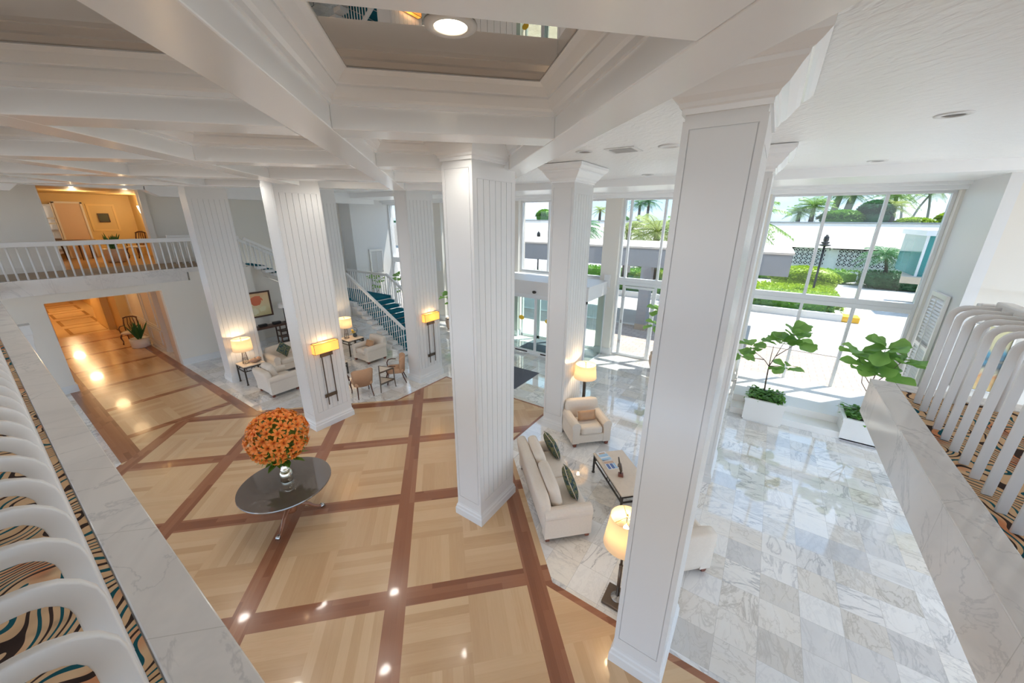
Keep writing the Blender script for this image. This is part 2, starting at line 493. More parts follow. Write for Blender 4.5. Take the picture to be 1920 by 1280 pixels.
    mainband = t.m('MULTIPLY', t.m('MAXIMUM', bu, bv), t.m('SUBTRACT', 1.0, inc))
    corband = t.m('MULTIPLY', by, inc)
    # narrow dark edging where the inlay meets the marble
    e1 = t.m('MULTIPLY', t.m('GREATER_THAN', x, 3.53), t.m('LESS_THAN', y, 1.82))
    e2 = t.m('GREATER_THAN', x, 8.05)
    e3 = t.m('MULTIPLY', t.m('GREATER_THAN', y, 8.09), t.m('GREATER_THAN', x, 6.0))
    e4 = t.m('MULTIPLY', t.m('LESS_THAN', y, 4.27), t.m('GREATER_THAN', x, 6.0))
    edge = t.m('MAXIMUM', t.m('MAXIMUM', e1, e2), t.m('MAXIMUM', e3, e4))
    isdark = t.m('MAXIMUM', t.m('MAXIMUM', mainband, corband), t.m('MAXIMUM', sidec, edge))
    col = t.mix(isdark, light, dark)
    t.pbr(col, 0.22, 0.0, 0.45, None, 0.25)
    return t.mat

def vein(t, vec, sc, width, dist=1.2):
    n = t.noise(vec, sc, 6, 0.6, dist)
    d = t.m('ABSOLUTE', t.m('SUBTRACT', n, 0.5))
    return t.m('SUBTRACT', 1.0, t.m('SMOOTH_MIN', t.m('DIVIDE', d, width), 1.0, 0.3))

def mat_tiles():
    t = NT('marble_floor_tiles')
    x, y, z = t.sep(t.obj())
    P = 0.4575
    tx = t.m('DIVIDE', t.m('ADD', x, 40*P-4.60), P); ty = t.m('DIVIDE', t.m('ADD', y, 40*P+0.30), P)
    ix = t.m('FLOOR', tx); iy = t.m('FLOOR', ty)
    fx = t.m('SUBTRACT', tx, ix); fy = t.m('SUBTRACT', ty, iy)
    ex = t.m('MINIMUM', fx, t.m('SUBTRACT', 1.0, fx)); ey = t.m('MINIMUM', fy, t.m('SUBTRACT', 1.0, fy))
    grout = t.m('LESS_THAN', t.m('MINIMUM', ex, ey), 0.006)
    r = t.white(t.comb(ix, iy, 0.5)); r2_ = t.white(t.comb(ix, iy, 3.5)); r3 = t.white(t.comb(ix, iy, 7.5))
    # each tile takes its own cut of the stone
    ang = t.m('MULTIPLY', t.m('FLOOR', t.m('MULTIPLY', r2_, 4.0)), 1.5708)
    cs = t.m('COSINE', ang); sn = t.m('SINE', ang)
    lx = t.m('SUBTRACT', t.m('MULTIPLY', x, cs), t.m('MULTIPLY', y, sn)); ly = t.m('ADD', t.m('MULTIPLY', x, sn), t.m('MULTIPLY', y, cs))
    vec = t.comb(t.m('ADD', lx, t.m('MULTIPLY', r, 37.0)), t.m('ADD', t.m('MULTIPLY', ly, 2.2), t.m('MULTIPLY', r3, 53.0)), 0.0)
    v1 = vein(t, vec, 1.1, 0.035, 1.4); v2 = vein(t, vec, 2.6, 0.03, 0.8)
    cloud = t.noise(vec, 1.6, 4, 0.55, 0.6)
    base = t.ramp(r2_, [(0.0, (0.60, 0.60, 0.61)), (0.25, (0.78, 0.78, 0.78)), (0.5, (0.86, 0.855, 0.85)), (0.8, (0.89, 0.885, 0.875)), (1.0, (0.82, 0.78, 0.71))])
    base = t.mix(t.m('MULTIPLY', t.m('SUBTRACT', cloud, 0.35), 0.9), base, (0.90, 0.895, 0.89))
    warm = t.m('MULTIPLY', t.m('GREATER_THAN', r3, 0.72), 0.45)
    base = t.mix(t.m('MULTIPLY', warm, cloud), base, (0.62, 0.51, 0.34))
    vc = t.mix(warm, (0.36, 0.37, 0.40), (0.42, 0.34, 0.22))
    vf = t.m('MAXIMUM', t.m('MULTIPLY', v1, t.m('MULTIPLY', r, 0.85)), t.m('MULTIPLY', v2, t.m('MULTIPLY', r3, 0.5)))
    col = t.mix(vf, base, vc)
    col = t.mix(t.m('MULTIPLY', grout, 0.6), col, (0.45, 0.44, 0.43))
    t.pbr(col, 0.035, 0.0, 1.0, None, 1.0)
    return t.mat

def mat_coping():
    t = NT('white_marble_coping')
    vec = t.obj()
    v1 = vein(t, vec, 1.3, 0.018, 1.2); v2 = vein(t, vec, 0.6, 0.05, 0.8)
    c = t.noise(vec, 1.2, 4)
    base = t.mix(c, (0.66, 0.635, 0.605), (0.74, 0.72, 0.695))
    x, y, z = t.sep(vec)
    yy = t.m('DIVIDE', t.m('ADD', t.m('ADD', y, x), 40.0), 0.93)
    f = t.m('SUBTRACT', yy, t.m('FLOOR', yy))
    joint = t.m('LESS_THAN', f, 0.006)
    col = t.mix(t.m('MULTIPLY', t.m('MAXIMUM', t.m('MULTIPLY', v1, 0.45), t.m('MULTIPLY', v2, 0.15)), 1.0), base, (0.38, 0.38, 0.39))
    col = t.mix(t.m('MULTIPLY', joint, 0.45), col, (0.35, 0.33, 0.30))
    t.pbr(col, 0.12, 0.0, 0.5)
    return t.mat

def mat_carpet():
    t = NT('patterned_carpet')
    vec = t.obj()
    w = t.n('ShaderNodeTexNoise'); t.l(vec, w.inputs['Vector']); w.inputs['Scale'].default_value = 2.6; w.inputs['Detail'].default_value = 1.0
    sb = t.n('ShaderNodeVectorMath', operation='SUBTRACT'); t.l(w.outputs['Color'], sb.inputs[0]); sb.inputs[1].default_value = (0.5, 0.5, 0.5)
    sc = t.n('ShaderNodeVectorMath', operation='SCALE'); t.l(sb.outputs[0], sc.inputs[0]); sc.inputs['Scale'].default_value = 0.85
    ad = t.n('ShaderNodeVectorMath', operation='ADD'); t.l(vec, ad.inputs[0]); t.l(sc.outputs[0], ad.inputs[1])
    x, y, z = t.sep(ad.outputs[0])
    k = t.m('ADD', t.m('MULTIPLY', y, 16.0), t.m('MULTIPLY', x, -7.0))
    fr = t.m('SUBTRACT', k, t.m('FLOOR', k))
    idx = t.m('MODULO', t.m('ADD', t.m('FLOOR', k), 400.0), 2.0)
    patch = t.noise(vec, 3.5, 1)
    wid = t.m('ADD', 0.14, t.m('MULTIPLY', patch, 0.42))
    stripe = t.m('LESS_THAN', fr, wid)
    sc1 = t.mix(idx, (0.012, 0.085, 0.105), (0.045, 0.028, 0.022))
    tan = t.ramp(patch, [(0.35, (0.56, 0.36, 0.20)), (0.58, (0.62, 0.42, 0.25)), (0.70, (0.55, 0.22, 0.10))])
    col = t.mix(stripe, tan, sc1)
    t.pbr(col, 0.95, 0.0, 0.1)
    return t.mat

def mat_damask():
    t = NT('green_damask_fabric')
    n = t.noise(t.obj(), 11.0, 2, 0.5, 1.5)
    col = t.ramp(n, [(0.30, (0.03, 0.055, 0.07)), (0.46, (0.05, 0.085, 0.09)), (0.50, (0.26, 0.24, 0.11)), (0.58, (0.12, 0.13, 0.06)), (0.68, (0.06, 0.10, 0.11))])
    t.pbr(col, 0.75, 0.0, 0.2)
    return t.mat

def mat_texceil():
    t = NT('textured_white_ceiling')
    x, y, z = t.sep(t.obj())
    vec = t.comb(t.m('MULTIPLY', t.m('ADD', x, y), 3.0), t.m('MULTIPLY', t.m('SUBTRACT', x, y), 6.0), 0.0)
    n = t.noise(vec, 1.6, 2, 0.5, 0.6)
    t.pbr((0.87, 0.88, 0.885), 0.38, 0.0, 0.4, t.bump(n, 0.6, 0.03))
    return t.mat

def mat_mirror():
    t = NT('bronze_mirror')
    t.pbr((0.50, 0.43, 0.365), 0.01, 1.0)
    return t.mat

def mat_paver():
    t = NT('herringbone_pavers')
    x, y, z = t.sep(t.obj())
    br = t.n('ShaderNodeTexBrick'); t.l(t.comb(y, x, 0.0), br.inputs['Vector'])
    br.inputs['Scale'].default_value = 1.0
    br.inputs['Brick Width'].default_value = 0.42; br.inputs['Row Height'].default_value = 0.21
    br.inputs['Mortar Size'].default_value = 0.012
    br.inputs['Color1'].default_value = (0.46, 0.37, 0.32, 1); br.inputs['Color2'].default_value = (0.56, 0.47, 0.42, 1)
    br.inputs['Mortar'].default_value = (0.30, 0.25, 0.22, 1)
    t.pbr(br.outputs['Color'], 0.85)
    return t.mat

def mat_asphalt():
    t = NT('pale_driveway')
    n = t.noise(t.obj(), 0.5, 5)
    t.pbr(t.mix(n, (0.50, 0.48, 0.46), (0.60, 0.585, 0.57)), 0.9)
    return t.mat

def mat_artflower():
    # red poppies on a yellow ground, in the picture's own x (width) and z (height)
    t = NT('flower_painting')
    x, y, z = t.sep(t.obj())
    n = t.noise(t.obj(), 4.0, 4, 0.6, 0.8)
    n2 = t.m('MULTIPLY', t.m('SUBTRACT', n, 0.5), 0.28)
    bg = t.ramp(t.m('ADD', t.m('ADD', t.m('MULTIPLY', z, 0.8), 0.5), n2), [(0.0, (0.58, 0.50, 0.22)), (0.4, (0.78, 0.68, 0.42)), (0.7, (0.82, 0.60, 0.34)), (1.0, (0.80, 0.42, 0.22))])
    def blob(cx, cz, r, colr, base):
        d = t.m('SQRT', t.m('ADD', t.m('POWER', t.m('SUBTRACT', x, cx), 2.0), t.m('POWER', t.m('MULTIPLY', t.m('SUBTRACT', z, cz), 1.25), 2.0)))
        f = t.m('LESS_THAN', t.m('ADD', d, n2), r)
        return t.mix(f, base, colr)
    c = blob(-0.38, 0.14, 0.21, (0.74, 0.22, 0.10), bg)
    c = blob(0.22, 0.16, 0.23, (0.72, 0.19, 0.09), c)
    c = blob(0.05, -0.25, 0.17, (0.82, 0.78, 0.55), c)
    c = blob(0.40, -0.20, 0.13, (0.80, 0.76, 0.50), c)
    t.pbr(c, 0.6)
    return t.mat

def mat_artabs():
    t = NT('abstract_painting')
    x, y, z = t.sep(t.obj())
    n = t.noise(t.obj(), 2.6, 2, 0.5, 0.8)
    f = t.m('ADD', t.m('ADD', t.m('MULTIPLY', z, 0.7), 0.5), t.m('MULTIPLY', t.m('SUBTRACT', n, 0.5), 0.7))
    c = t.ramp(f, [(0.0, (0.70, 0.55, 0.25)), (0.2, (0.62, 0.30, 0.14)), (0.32, (0.60, 0.55, 0.38)), (0.42, (0.10, 0.13, 0.15)), (0.58, (0.10, 0.30, 0.42)), (0.68, (0.55, 0.52, 0.32)), (1.0, (0.66, 0.62, 0.36))])
    t.pbr(c, 0.6)
    return t.mat

def mat_corfloor():
    t = NT('inlaid_marble_corridor')
    x, y, z = t.sep(t.obj())
    yy = t.m('DIVIDE', t.m('SUBTRACT', y, 24.6), 2.3)
    fy = t.m('SUBTRACT', yy, t.m('FLOOR', yy))
    dx = t.m('ABSOLUTE', t.m('SUBTRACT', x, 2.5)); dy = t.m('MULTIPLY', t.m('ABSOLUTE', t.m('SUBTRACT', fy, 0.5)), 2.3)
    d = t.m('MAXIMUM', dx, t.m('ADD', dy, -0.18))
    fr = t.m('MULTIPLY', t.m('GREATER_THAN', d, 0.52), t.m('LESS_THAN', d, 0.64))
    t.pbr(t.mix(fr, (0.72, 0.58, 0.36), (0.36, 0.22, 0.08)), 0.06)
    return t.mat

M['wood'] = mat_wood(); M['tiles'] = mat_tiles(); M['coping'] = mat_coping(); M['carpet'] = mat_carpet()
M['damask'] = mat_damask(); M['texceil'] = mat_texceil(); M['mirror'] = mat_mirror(); M['paver'] = mat_paver()
M['drive'] = mat_asphalt(); M['artflower'] = mat_artflower(); M['artabs'] = mat_artabs(); M['corfloor'] = mat_corfloor()
M['gold'] = mat('golden_wall_paint', (0.66, 0.49, 0.22), 0.5)
M['peach'] = mat('peach_wall_paint', (0.66, 0.50, 0.36), 0.5)
M['plate'] = mat('white_door_paint', (0.74, 0.70, 0.64), 0.4)
M['canopy'] = mat('grey_stucco', (0.36, 0.38, 0.41), 0.8)
M['stucco'] = mat('cream_stucco', (0.86, 0.78, 0.69), 0.9)
M['bwall'] = mat('pale_grey_block', (0.84, 0.85, 0.86), 0.9)
M['bdark'] = mat('painted_shade', (0.03, 0.035, 0.04), 0.9)  # near-black colour that paints shade inside openings
M['curb'] = mat('white_curb', (0.72, 0.70, 0.67), 0.85)
M['teglass'] = mat('teal_glass', (0.02, 0.25, 0.25), 0.08, spec=0.8)
M['capstone'] = mat('buff_stone', (0.55, 0.46, 0.36), 0.8)

# ------------------------------------------------------------------ floor
b = MB(); b.box(-8, -9, -0.12, 13.75, 36, 0.0)
struct('floor', b, M['tiles'], 'polished white and grey marble tile floor of the lobby')
b = MB()
b.prism([(-5,-6),(3.62,-6),(3.62,1.73),(6.10,4.21),(8.11,4.21),(8.11,8.15),(6.07,8.15),(3.48,10.74),(3.48,24.6),(0.80,24.6),(0.80,10.60),(-5,4.80)], 0.0, 0.004)
struct('floor_inlay', b, M['wood'], 'wood parquet inlay with dark crossing bands in the lobby floor')
b = MB(); b.box(0.5, 24.6, 0.0, 4.2, 35.5, 0.004)
struct('floor_corridor', b, M['corfloor'], 'golden inlaid marble floor at the far end of the lower corridor')

# ------------------------------------------------------------------ ceiling
ZC = 6.05
b = MB(); b.box(-8, -9, ZC, 10.75, 18.9, ZC+0.15)
struct('ceiling', b, M['texceil'], 'white textured flat ceiling over the marble lobby')
b = MB()
b.prism([(10.75,-9),(13.75,-9),(13.75,18.9),(10.75,18.9)], 5.85, 6.2)
b.box(13.10, -3.5, 5.68, 13.75, 18.0, 5.86)
b.box(12.95, -3.5, 5.78, 13.10, 18.0, 5.86)
struct('ceiling_drop', b, M['ceil'], 'dropped white ceiling strip along the window wall', bevel=0.012)

ZS = 5.64
VB = [(1.00,1.32),(-1.08,-0.76),(-3.16,-2.84),(-5.24,-4.92),(-7.32,-7.00),(-9.4,-9.08)]
UB = [(-0.95,-0.62),(1.21,1.53),(3.37,3.70),(5.52,5.86),(7.62,7.95),(9.72,10.05)]
b = MB()
b.T = Matrix(((1/S2, 1/S2, 0, 0), (1/S2, -1/S2, 0, 0), (0, 0, 1, 0), (0, 0, 0, 1)))   # (u,v) -> (x,y)
def ubox(u0, v0, z0, u1, v1, z1): b.box(u0, v0, z0, u1, v1, z1)
for v0, v1 in VB: ubox(-2.5, v0, ZS, 10.05, v1, ZC+0.02)
for u0, u1 in UB:
    for (a0, a1), (c0, c1) in zip(VB[1:], VB[:-1]): ubox(u0, a1, ZS, u1, c0, ZC+0.02)
struct('ceiling_beams', b, M['beam'], 'grid of white diagonal coffer beams overhead', bevel=0.008)
cprof = [(0.0,5.80),(0.022,5.80),(0.028,5.83),(0.05,5.845),(0.09,5.90),(0.09,5.915),(0.105,5.92),(0.15,5.965),(0.18,5.985),(0.19,5.985),(0.19,6.0)]
b = MB(); b.T = Matrix(((1/S2, 1/S2, 0, 0), (1/S2, -1/S2, 0, 0), (0, 0, 1, 0), (0, 0, 0, 1)))
COFF = []
for i in range(len(UB)-1):
    for k in range(len(VB)-1):
        u0, u1 = UB[i][1], UB[i+1][0]; v0, v1 = VB[k+1][1], VB[k][0]
        COFF.append((u0, v0, u1, v1))
        b.rectrings(u0, v0, u1, v1, [(-d, z) for d, z in cprof], 0, False, False)
struct('trim_coffers', b, M['beam'], 'stepped white crown moulding inside the ceiling coffers')
for u0, v0, u1, v1 in COFF:
    d = 0.185
    b = MB(); b.T = Matrix(((1/S2, 1/S2, 0, 0), (1/S2, -1/S2, 0, 0), (0, 0, 1, 0), (0, 0, 0, 1)))
    b.box(u0+d, v0+d, 5.992, u1-d, v1-d, 6.005)
    uc, vc = (u0+u1)/2, (v0+v1)/2
    px, py = uv2(uc, vc)
    if -2.5 < px < 4.8 and -2 < py < 16:
        struct('ceiling_mirror', b, M['mirror'], 'bronze mirror panel set in a ceiling coffer')
# ------------------------------------------------------------------ columns
def column(x0, y0, label, w=0.95, d=0.50, cap=True, top=6.03):
    t = thing('column', label, 'column', (x0, y0, 0))
    t['kind'] = 'structure'
    b = MB(); b.box(0, 0, 0, w, d, top)
    b.build('shaft', M['white'], t)
    # planked broad faces, framed narrow faces
    b = MB(); n = 6; e = 0.085
    bw = (w-2*e)/n
    for s in (0, 1):
        ya, yb = (-0.010, 0.002) if s == 0 else (d-0.002, d+0.010)
        for i in range(n):
            b.box(e+i*bw+0.005, ya, 0.45, e+(i+1)*bw-0.005, yb, 5.48)
        b.box(0, ya, 0.2, e-0.004, yb, 5.66); b.box(w-e+0.004, ya, 0.2, w, yb, 5.66)
        b.box(e-0.004, ya, 0.2, w-e+0.004, yb, 0.442); b.box(e-0.004, ya, 5.488, w-e+0.004, yb, 5.66)
    for s in (0, 1):
        xa, xb = (-0.010, 0.002) if s == 0 else (w-0.002, w+0.010)
        b.box(xa, 0.045, 0.40, xb, d-0.045, 5.60)
        b.box(xa, -0.010, 0.2, xb, 0.037, 5.66); b.box(xa, d-0.037, 0.2, xb, d+0.010, 5.66)
        b.box(xa, 0.037, 0.2, xb, d-0.037, 0.392); b.box(xa, 0.037, 5.608, xb, d-0.037, 5.66)
    b.build('panelling', M['white'], t)
    b = MB()
    b.rectrings(0, 0, w, d, [(0.045,0.0),(0.045,0.13),(0.034,0.15),(0.030,0.19),(0.018,0.21),(0.012,0.235),(0.0,0.235)])
    b.build('base', M['white'], t)
    if cap:
        b = MB()
        b.rectrings(0, 0, w, d, [(0.0,5.70),(0.022,5.70),(0.024,5.735),(0.04,5.745),(0.05,5.77),(0.085,5.80),(0.13,5.87),(0.155,5.90),(0.16,5.925),(0.175,5.93),(0.20,5.95),(0.235,5.985),(0.24,6.04)])
        b.build('capital', M['beam'], t)
    return t
column(3.87, 3.25, 'white panelled column in the middle, between the flower table and the cream sofa')
column(3.17, 0.17, 'white panelled column nearest the camera, beside the floor lamp on a dark square base')
column(3.88, 8.44, 'white column with an amber sconce behind the orange flower arrangement', cap=False)
column(3.90, 13.40, 'white column beside the side table with a lit lamp and shells', cap=False)
column(7.30, 3.47, 'white column behind the armchair with the caramel lumbar pillow')
column(7.28, 8.46, 'white column with an amber sconce next to the tan chairs by the stairs', cap=False)
column(7.30, 0.18, 'white column mostly hidden behind the nearest column, in front of the planter window')
column(7.28, 13.42, 'white column at the foot of the stairs behind the lamp with a flower vase', cap=False)

# ------------------------------------------------------------------ mezzanines
def slab(name, poly, label):
    b = MB(); b.prism(poly, 2.95, 3.345)
    return struct(name, b, M['coping'], label)
b = MB()
b.box(-7, -9, 2.95, 0.225, 16.44, 3.335)
struct('floor_mezzanine_left', b, M['coping'], 'left mezzanine slab with its marble edge')
b = MB()
b.box(0.225, -9, 2.95, 5.30, -1.17, 3.335)
struct('floor_mezzanine_right', b, M['coping'], 'right mezzanine slab with its marble edge')
b = MB(); b.box(-7, -9, 3.335, 0.02, 16.44, 3.342); b.box(0.02, -9, 3.335, 5.09, -1.375, 3.342)
struct('floor_carpet', b, M['carpet'], 'tan carpet with teal and brown waves on the mezzanine')
b = MB(); b.box(0.025, -1.17, 3.335, 0.232, 16.40, 3.352)
struct('trim_1', b, M['coping'], 'white marble coping along the left mezzanine edge', bevel=0.006)
b = MB(); b.box(0.235, -1.37, 3.335, 5.305, -1.165, 3.352); b.box(5.095, -5.5, 3.335, 5.305, -1.372, 3.352)
struct('trim_2', b, M['coping'], 'white marble coping along the right mezzanine edge', bevel=0.006)
# far balcony
b = MB(); b.box(-2, 16.40, 2.93, 4.24, 18.65, 3.35); b.box(4.24, 16.40, 3.20, 6.05, 18.65, 3.35)
struct('floor_balcony', b, [M['coping']], 'far balcony slab with white marble front over the corridor opening')
b = MB(); b.box(-2, 16.62, 3.35, 6.05, 18.62, 3.358)
struct('floor_balcony_carpet', b, mat('taupe_carpet', (0.34, 0.27, 0.20), 0.95), 'taupe carpet on the far balcony')

# ------------------------------------------------------------------ far wall, lower
b = MB()
b.box(-3, 16.46, 0, 0.97, 16.75, 2.93)                 # left of the corridor
b.box(0.97, 16.46, 2.68, 3.48, 16.75, 2.93)            # head over the opening
b.box(3.48, 16.44, 0, 4.3, 16.70, 2.93); b.box(4.3, 16.44, 0, 6.2, 16.70, 3.21)                # right of the corridor
i = [b.pt(q) for q in ((6.2,16.70,0),(8.75,16.70,0),(8.75,16.70,1.50),(6.2,16.70,3.06),(6.2,16.90,0),(8.75,16.90,0),(8.75,16.90,1.50),(6.2,16.90,3.06))]
for q in ((0,1,2,3),(7,6,5,4),(0,3,7,4),(1,5,6,2),(2,6,7,3),(0,4,5,1)): b.face([i[k] for k in q])
struct('wall_back', b, M['cream'], 'cream wall with the corridor opening under the far balcony')
b = MB()
for x0, x1, y0 in ((-3, 0.97, 16.46), (3.48, 6.2, 16.44)):
    b.box(x0, y0-0.03, 0, x1+0.0, y0, 0.20); b.box(x0, y0-0.022, 0.20, x1, y0, 0.225)
b.box(6.2, 16.66, 0, 8.75, 16.70, 0.22)
b.box(0.97, 16.43, 0, 1.0, 16.75, 0.22)
struct('baseboard_back', b, M['white'], 'tall white baseboard on the far wall', bevel=0.004)
b = MB()
b.box(3.48, 16.70, 0, 3.62, 17.2, 2.93); b.box(3.62, 17.1, 0, 4.0, 17.2, 2.93); b.box(3.99, 17.2, 0, 4.10, 18.6, 2.93)
struct('wall_corridor_recess', b, M['peach'], 'warm lit recess just inside the corridor')
b = MB(); b.box(3.61, 18.6, 0, 4.10, 23.0, 2.93)
struct('wall_corridor_right', b, M['plate'], 'corridor side wall with panel mouldings')
b = MB(); b.box(3.29, 23.0, 0, 4.1, 24.7, 2.93); b.box(3.05, 24.7, 0, 4.1, 27.2, 2.93)
b.box(3.6, 27.2, 0, 4.1, 35.5, 2.93)
struct('wall_corridor_end_right', b, M['gold'], 'golden far corridor wall on the right')
b = MB(); b.box(0.55, 16.75, 0, 0.97, 35.5, 2.93); b.box(0.97, 24.3, 0, 1.45, 35.5, 2.93)
struct('wall_corridor_left', b, M['peach'], 'corridor wall on the left')
b = MB(); b.box(0.5, 35.5, 0, 4.1, 35.7, 2.93)
struct('wall_corridor_end', b, M['gold'], 'golden end wall of the lower corridor')
b = MB(); b.box(0.5, 16.75, 2.70, 4.1, 35.7, 2.93)
struct('ceiling_corridor', b, M['gold'], 'golden corridor ceiling')
def panelmould(b, axis, c, a0, a1, z0, z1, w=0.05, t=0.025, sgn=-1):
    for p in ((a0, z0, a1, z0+w), (a0, z1-w, a1, z1), (a0, z0+w, a0+w, z1-w), (a1-w, z0+w, a1, z1-w)):
        if axis == 'x': b.box(min(c, c+sgn*t), p[0], p[1], max(c, c+sgn*t), p[2], p[3])
        else: b.box(p[0], min(c, c+sgn*t), p[1], p[2], max(c, c+sgn*t), p[3])
b = MB()
panelmould(b, 'x', 3.61, 18.9, 20.2, 0.95, 2.4); panelmould(b, 'x', 3.61, 20.5, 22.6, 0.95, 2.4); panelmould(b, 'x', 3.61, 18.9, 20.2, 0.25, 0.8)
panelmould(b, 'x', 3.61, 20.5, 22.6, 0.25, 0.8); b.box(3.585, 18.6, 0.0, 3.61, 23.0, 0.16); b.box(3.58, 18.6, 0.84, 3.61, 23.0, 0.90)
struct('trim_3', b, M['white'], 'white panel mouldings on the corridor wall')

# ------------------------------------------------------------------ far wall, upper
b = MB()
b.box(-3, 18.60, 3.35, 1.80, 18.85, 6.05); b.box(4.05, 18.60, 3.35, 6.3, 18.85, 6.05); b.box(6.3, 18.60, 2.6, 12.0, 18.85, 6.05); b.box(1.80, 18.60, 5.88, 4.05, 18.85, 6.05)
struct('wall_back_upper', b, M['cream'], 'cream upper wall with the opening to the gold hallway')
b = MB(); b.box(4.05, 18.50, 3.35, 4.22, 18.62, 5.88); b.box(1.80, 18.57, 3.35, 1.80+0.02, 18.85, 5.88)
b.box(-3, 18.57, 3.358, 1.80, 18.60, 3.52); b.box(4.22, 18.57, 3.358, 6.3, 18.60, 3.52)
struct('baseboard_upper', b, M['plate'], 'pale trim of the upper opening')
b = MB(); b.box(1.2, 18.85, 3.2, 6.5, 26, 3.35)
struct('floor_hallway', b, mat('gold_hall_floor', (0.52, 0.33, 0.15), 0.25), 'golden floor of the upper hallway')
b = MB(); b.box(1.2, 24.0, 3.35, 6.6, 24.2, 6.05)
b.box(4.9, 18.85, 3.35, 5.05, 24.0, 6.05); b.box(1.1, 18.85, 3.35, 1.25, 24.0, 6.05)
struct('wall_hallway', b, M['gold'], 'golden walls of the upper hallway')
b = MB(); b.box(1.1, 18.85, 5.88, 6.6, 24.2, 6.05)
struct('ceiling_hallway', b, M['gold'], 'golden ceiling of the upper hallway')
b = MB()
panelmould(b, 'y', 24.0, 3.5, 4.35, 4.4, 5.5, 0.07)
panelmould(b, 'x', 4.9, 19.3, 21.2, 4.2, 5.6, 0.05)
b.box(4.86, 18.85, 4.30, 4.9, 24.0, 4.36)
struct('trim_4', b, mat('pale_gold_trim', (0.74, 0.55, 0.24), 0.5), 'pale gold mouldings in the upper hallway')

# header beams at the far side
b = MB()
b.box(-3, 16.30, 5.62, 1.15, 16.75, 6.05); b.box(4.08, 16.30, 5.62, 12.0, 16.75, 6.05)
b.prism([(0,0),(0.01,0),(0.01,0.01)], 0, 0.001)
for xa, xb in ((1.15, 1.32), (4.08, 3.74)):
    i = [b.pt(p) for p in ((xa,16.30,5.62),(xa,16.30,6.05),(xb,16.30,6.05),(xb,16.30,5.79),(xa,16.75,5.62),(xa,16.75,6.05),(xb,16.75,6.05),(xb,16.75,5.79))]
    for q in ((0,1,2,3),(4,5,6,7),(0,3,7,4),(1,2,6,5),(0,1,5,4),(2,3,7,6)): b.face([i[k] for k in q])
b.box(1.30, 16.30, 5.79, 3.76, 16.75, 6.05)
struct('trim_5', b, M['ceil'], 'white header beam with chamfered opening over the far balcony')

# side walls near the windows
b = MB(); b.box(11.2, 17.15, 0, 13.75, 17.4, 6.05); b.box(11.2, 17.4, 0, 11.35, 18.7, 6.05); b.box(12.0, 18.6, 0, 12.2, 18.8, 6.05)
struct('wall_left', b, M['white'], 'pale wall between the stairs and the window wall')
b = MB(); b.box(8.75, 18.05, 0, 11.3, 18.25, 6.05)
struct('wall_stair', b, M['cream'], 'cream wall behind the stair landing')
b = MB(); b.box(11.3, -3.60, 0, 13.75, -3.42, 6.05)
struct('wall_right', b, M['white'], 'white side wall beside the planter window')
b = MB(); b.box(11.3, -9.0, 3.72, 11.8, -3.60, 6.05); b.box(11.66, -9.0, 0, 11.8, -3.60, 3.72)  # upper part steps forward, a shape made up to shade the lower wall
struct('wall_right_end', b, M['cream'], 'cream wall seen past the right mezzanine rail')
# ------------------------------------------------------------------ window wall (x = 13.5)
XW = 13.50
b = MB()
for y0, y1 in ((-3.60,-3.36),(0.22,0.72),(4.46,5.04),(8.70,9.26),(13.10,13.62)):
    b.box(13.22, y0, 0, 13.75, y1, 5.86)
struct('wall_window', b, M['cream'], 'cream piers between the tall lobby windows')
b = MB()
for y0, y1 in ((0.22,0.72),(4.46,5.04),(8.70,9.26),(13.10,13.62)):
    b.box(13.19, y0-0.03, 0, 13.75, y1+0.03, 0.24); b.box(13.20, y0-0.02, 0.24, 13.75, y1+0.02, 0.27)
struct('baseboard_window', b, M['white'], 'white baseboards of the window piers')
WN = [0]
def window(y0, y1, muls, label, z0=0.0, ztop=5.68, transom=True, lower=True, lowmul=None):
    WN[0] += 1
    t = thing('window_%d' % WN[0], label, 'window', (XW, (y0+y1)/2, 0)); t['kind'] = 'structure'
    oy = -(y0+y1)/2
    b = MB(); xa, xb = -0.07, 0.07
    zb = z0 if lower else 2.90
    b.box(xa, y0+oy, zb, xb, y0+oy+0.07, ztop); b.box(xa, y1+oy-0.07, zb, xb, y1+oy, ztop)
    b.box(xa, y0+oy+0.07, ztop-0.06, xb, y1+oy-0.07, ztop); b.box(xa, y0+oy+0.07, zb, xb, y1+oy-0.07, zb+0.06)
    if transom and lower:
        b.box(xa-0.02, y0+oy+0.07, 2.72, xb+0.02, y1+oy-0.07, 2.84); b.box(xa, y0+oy+0.07, 2.84, xb, y1+oy-0.07, 2.98)
    b.build('frame', M['frame'], t, bevel=0.006)
    for ym in muls:
        b = MB()
        if lower:
            b.box(xa+0.01, ym+oy-0.035, zb+0.06, xb-0.01, ym+oy+0.035, 2.72); b.box(xa+0.01, ym+oy-0.035, 2.98, xb-0.01, ym+oy+0.035, ztop-0.06)
        else: b.box(xa+0.01, ym+oy-0.035, zb+0.06, xb-0.01, ym+oy+0.035, ztop-0.06)
        b.build('mullion', M['frame'], t)
    b = MB(); b.box(-0.004, y0+oy+0.05, zb+0.04, 0.004, y1+oy-0.05, ztop-0.04)
    b.build('glass', M['glass'], t)
    return t
window(-3.36, 0.22, [-1.05, -2.19], 'tall three-pane window behind the two white planters')
window(0.72, 4.46, [1.95, 3.07, 4.2], 'tall window behind the potted fig and the glass side door')
window(5.04, 8.70, [6.22, 7.40], 'upper window above the glass vestibule', lower=False)
window(9.26, 13.10, [10.5, 11.8], 'tall window left of the vestibule, seen between columns')
window(13.62, 17.15, [14.8, 16.0], 'tall window behind the stairs')
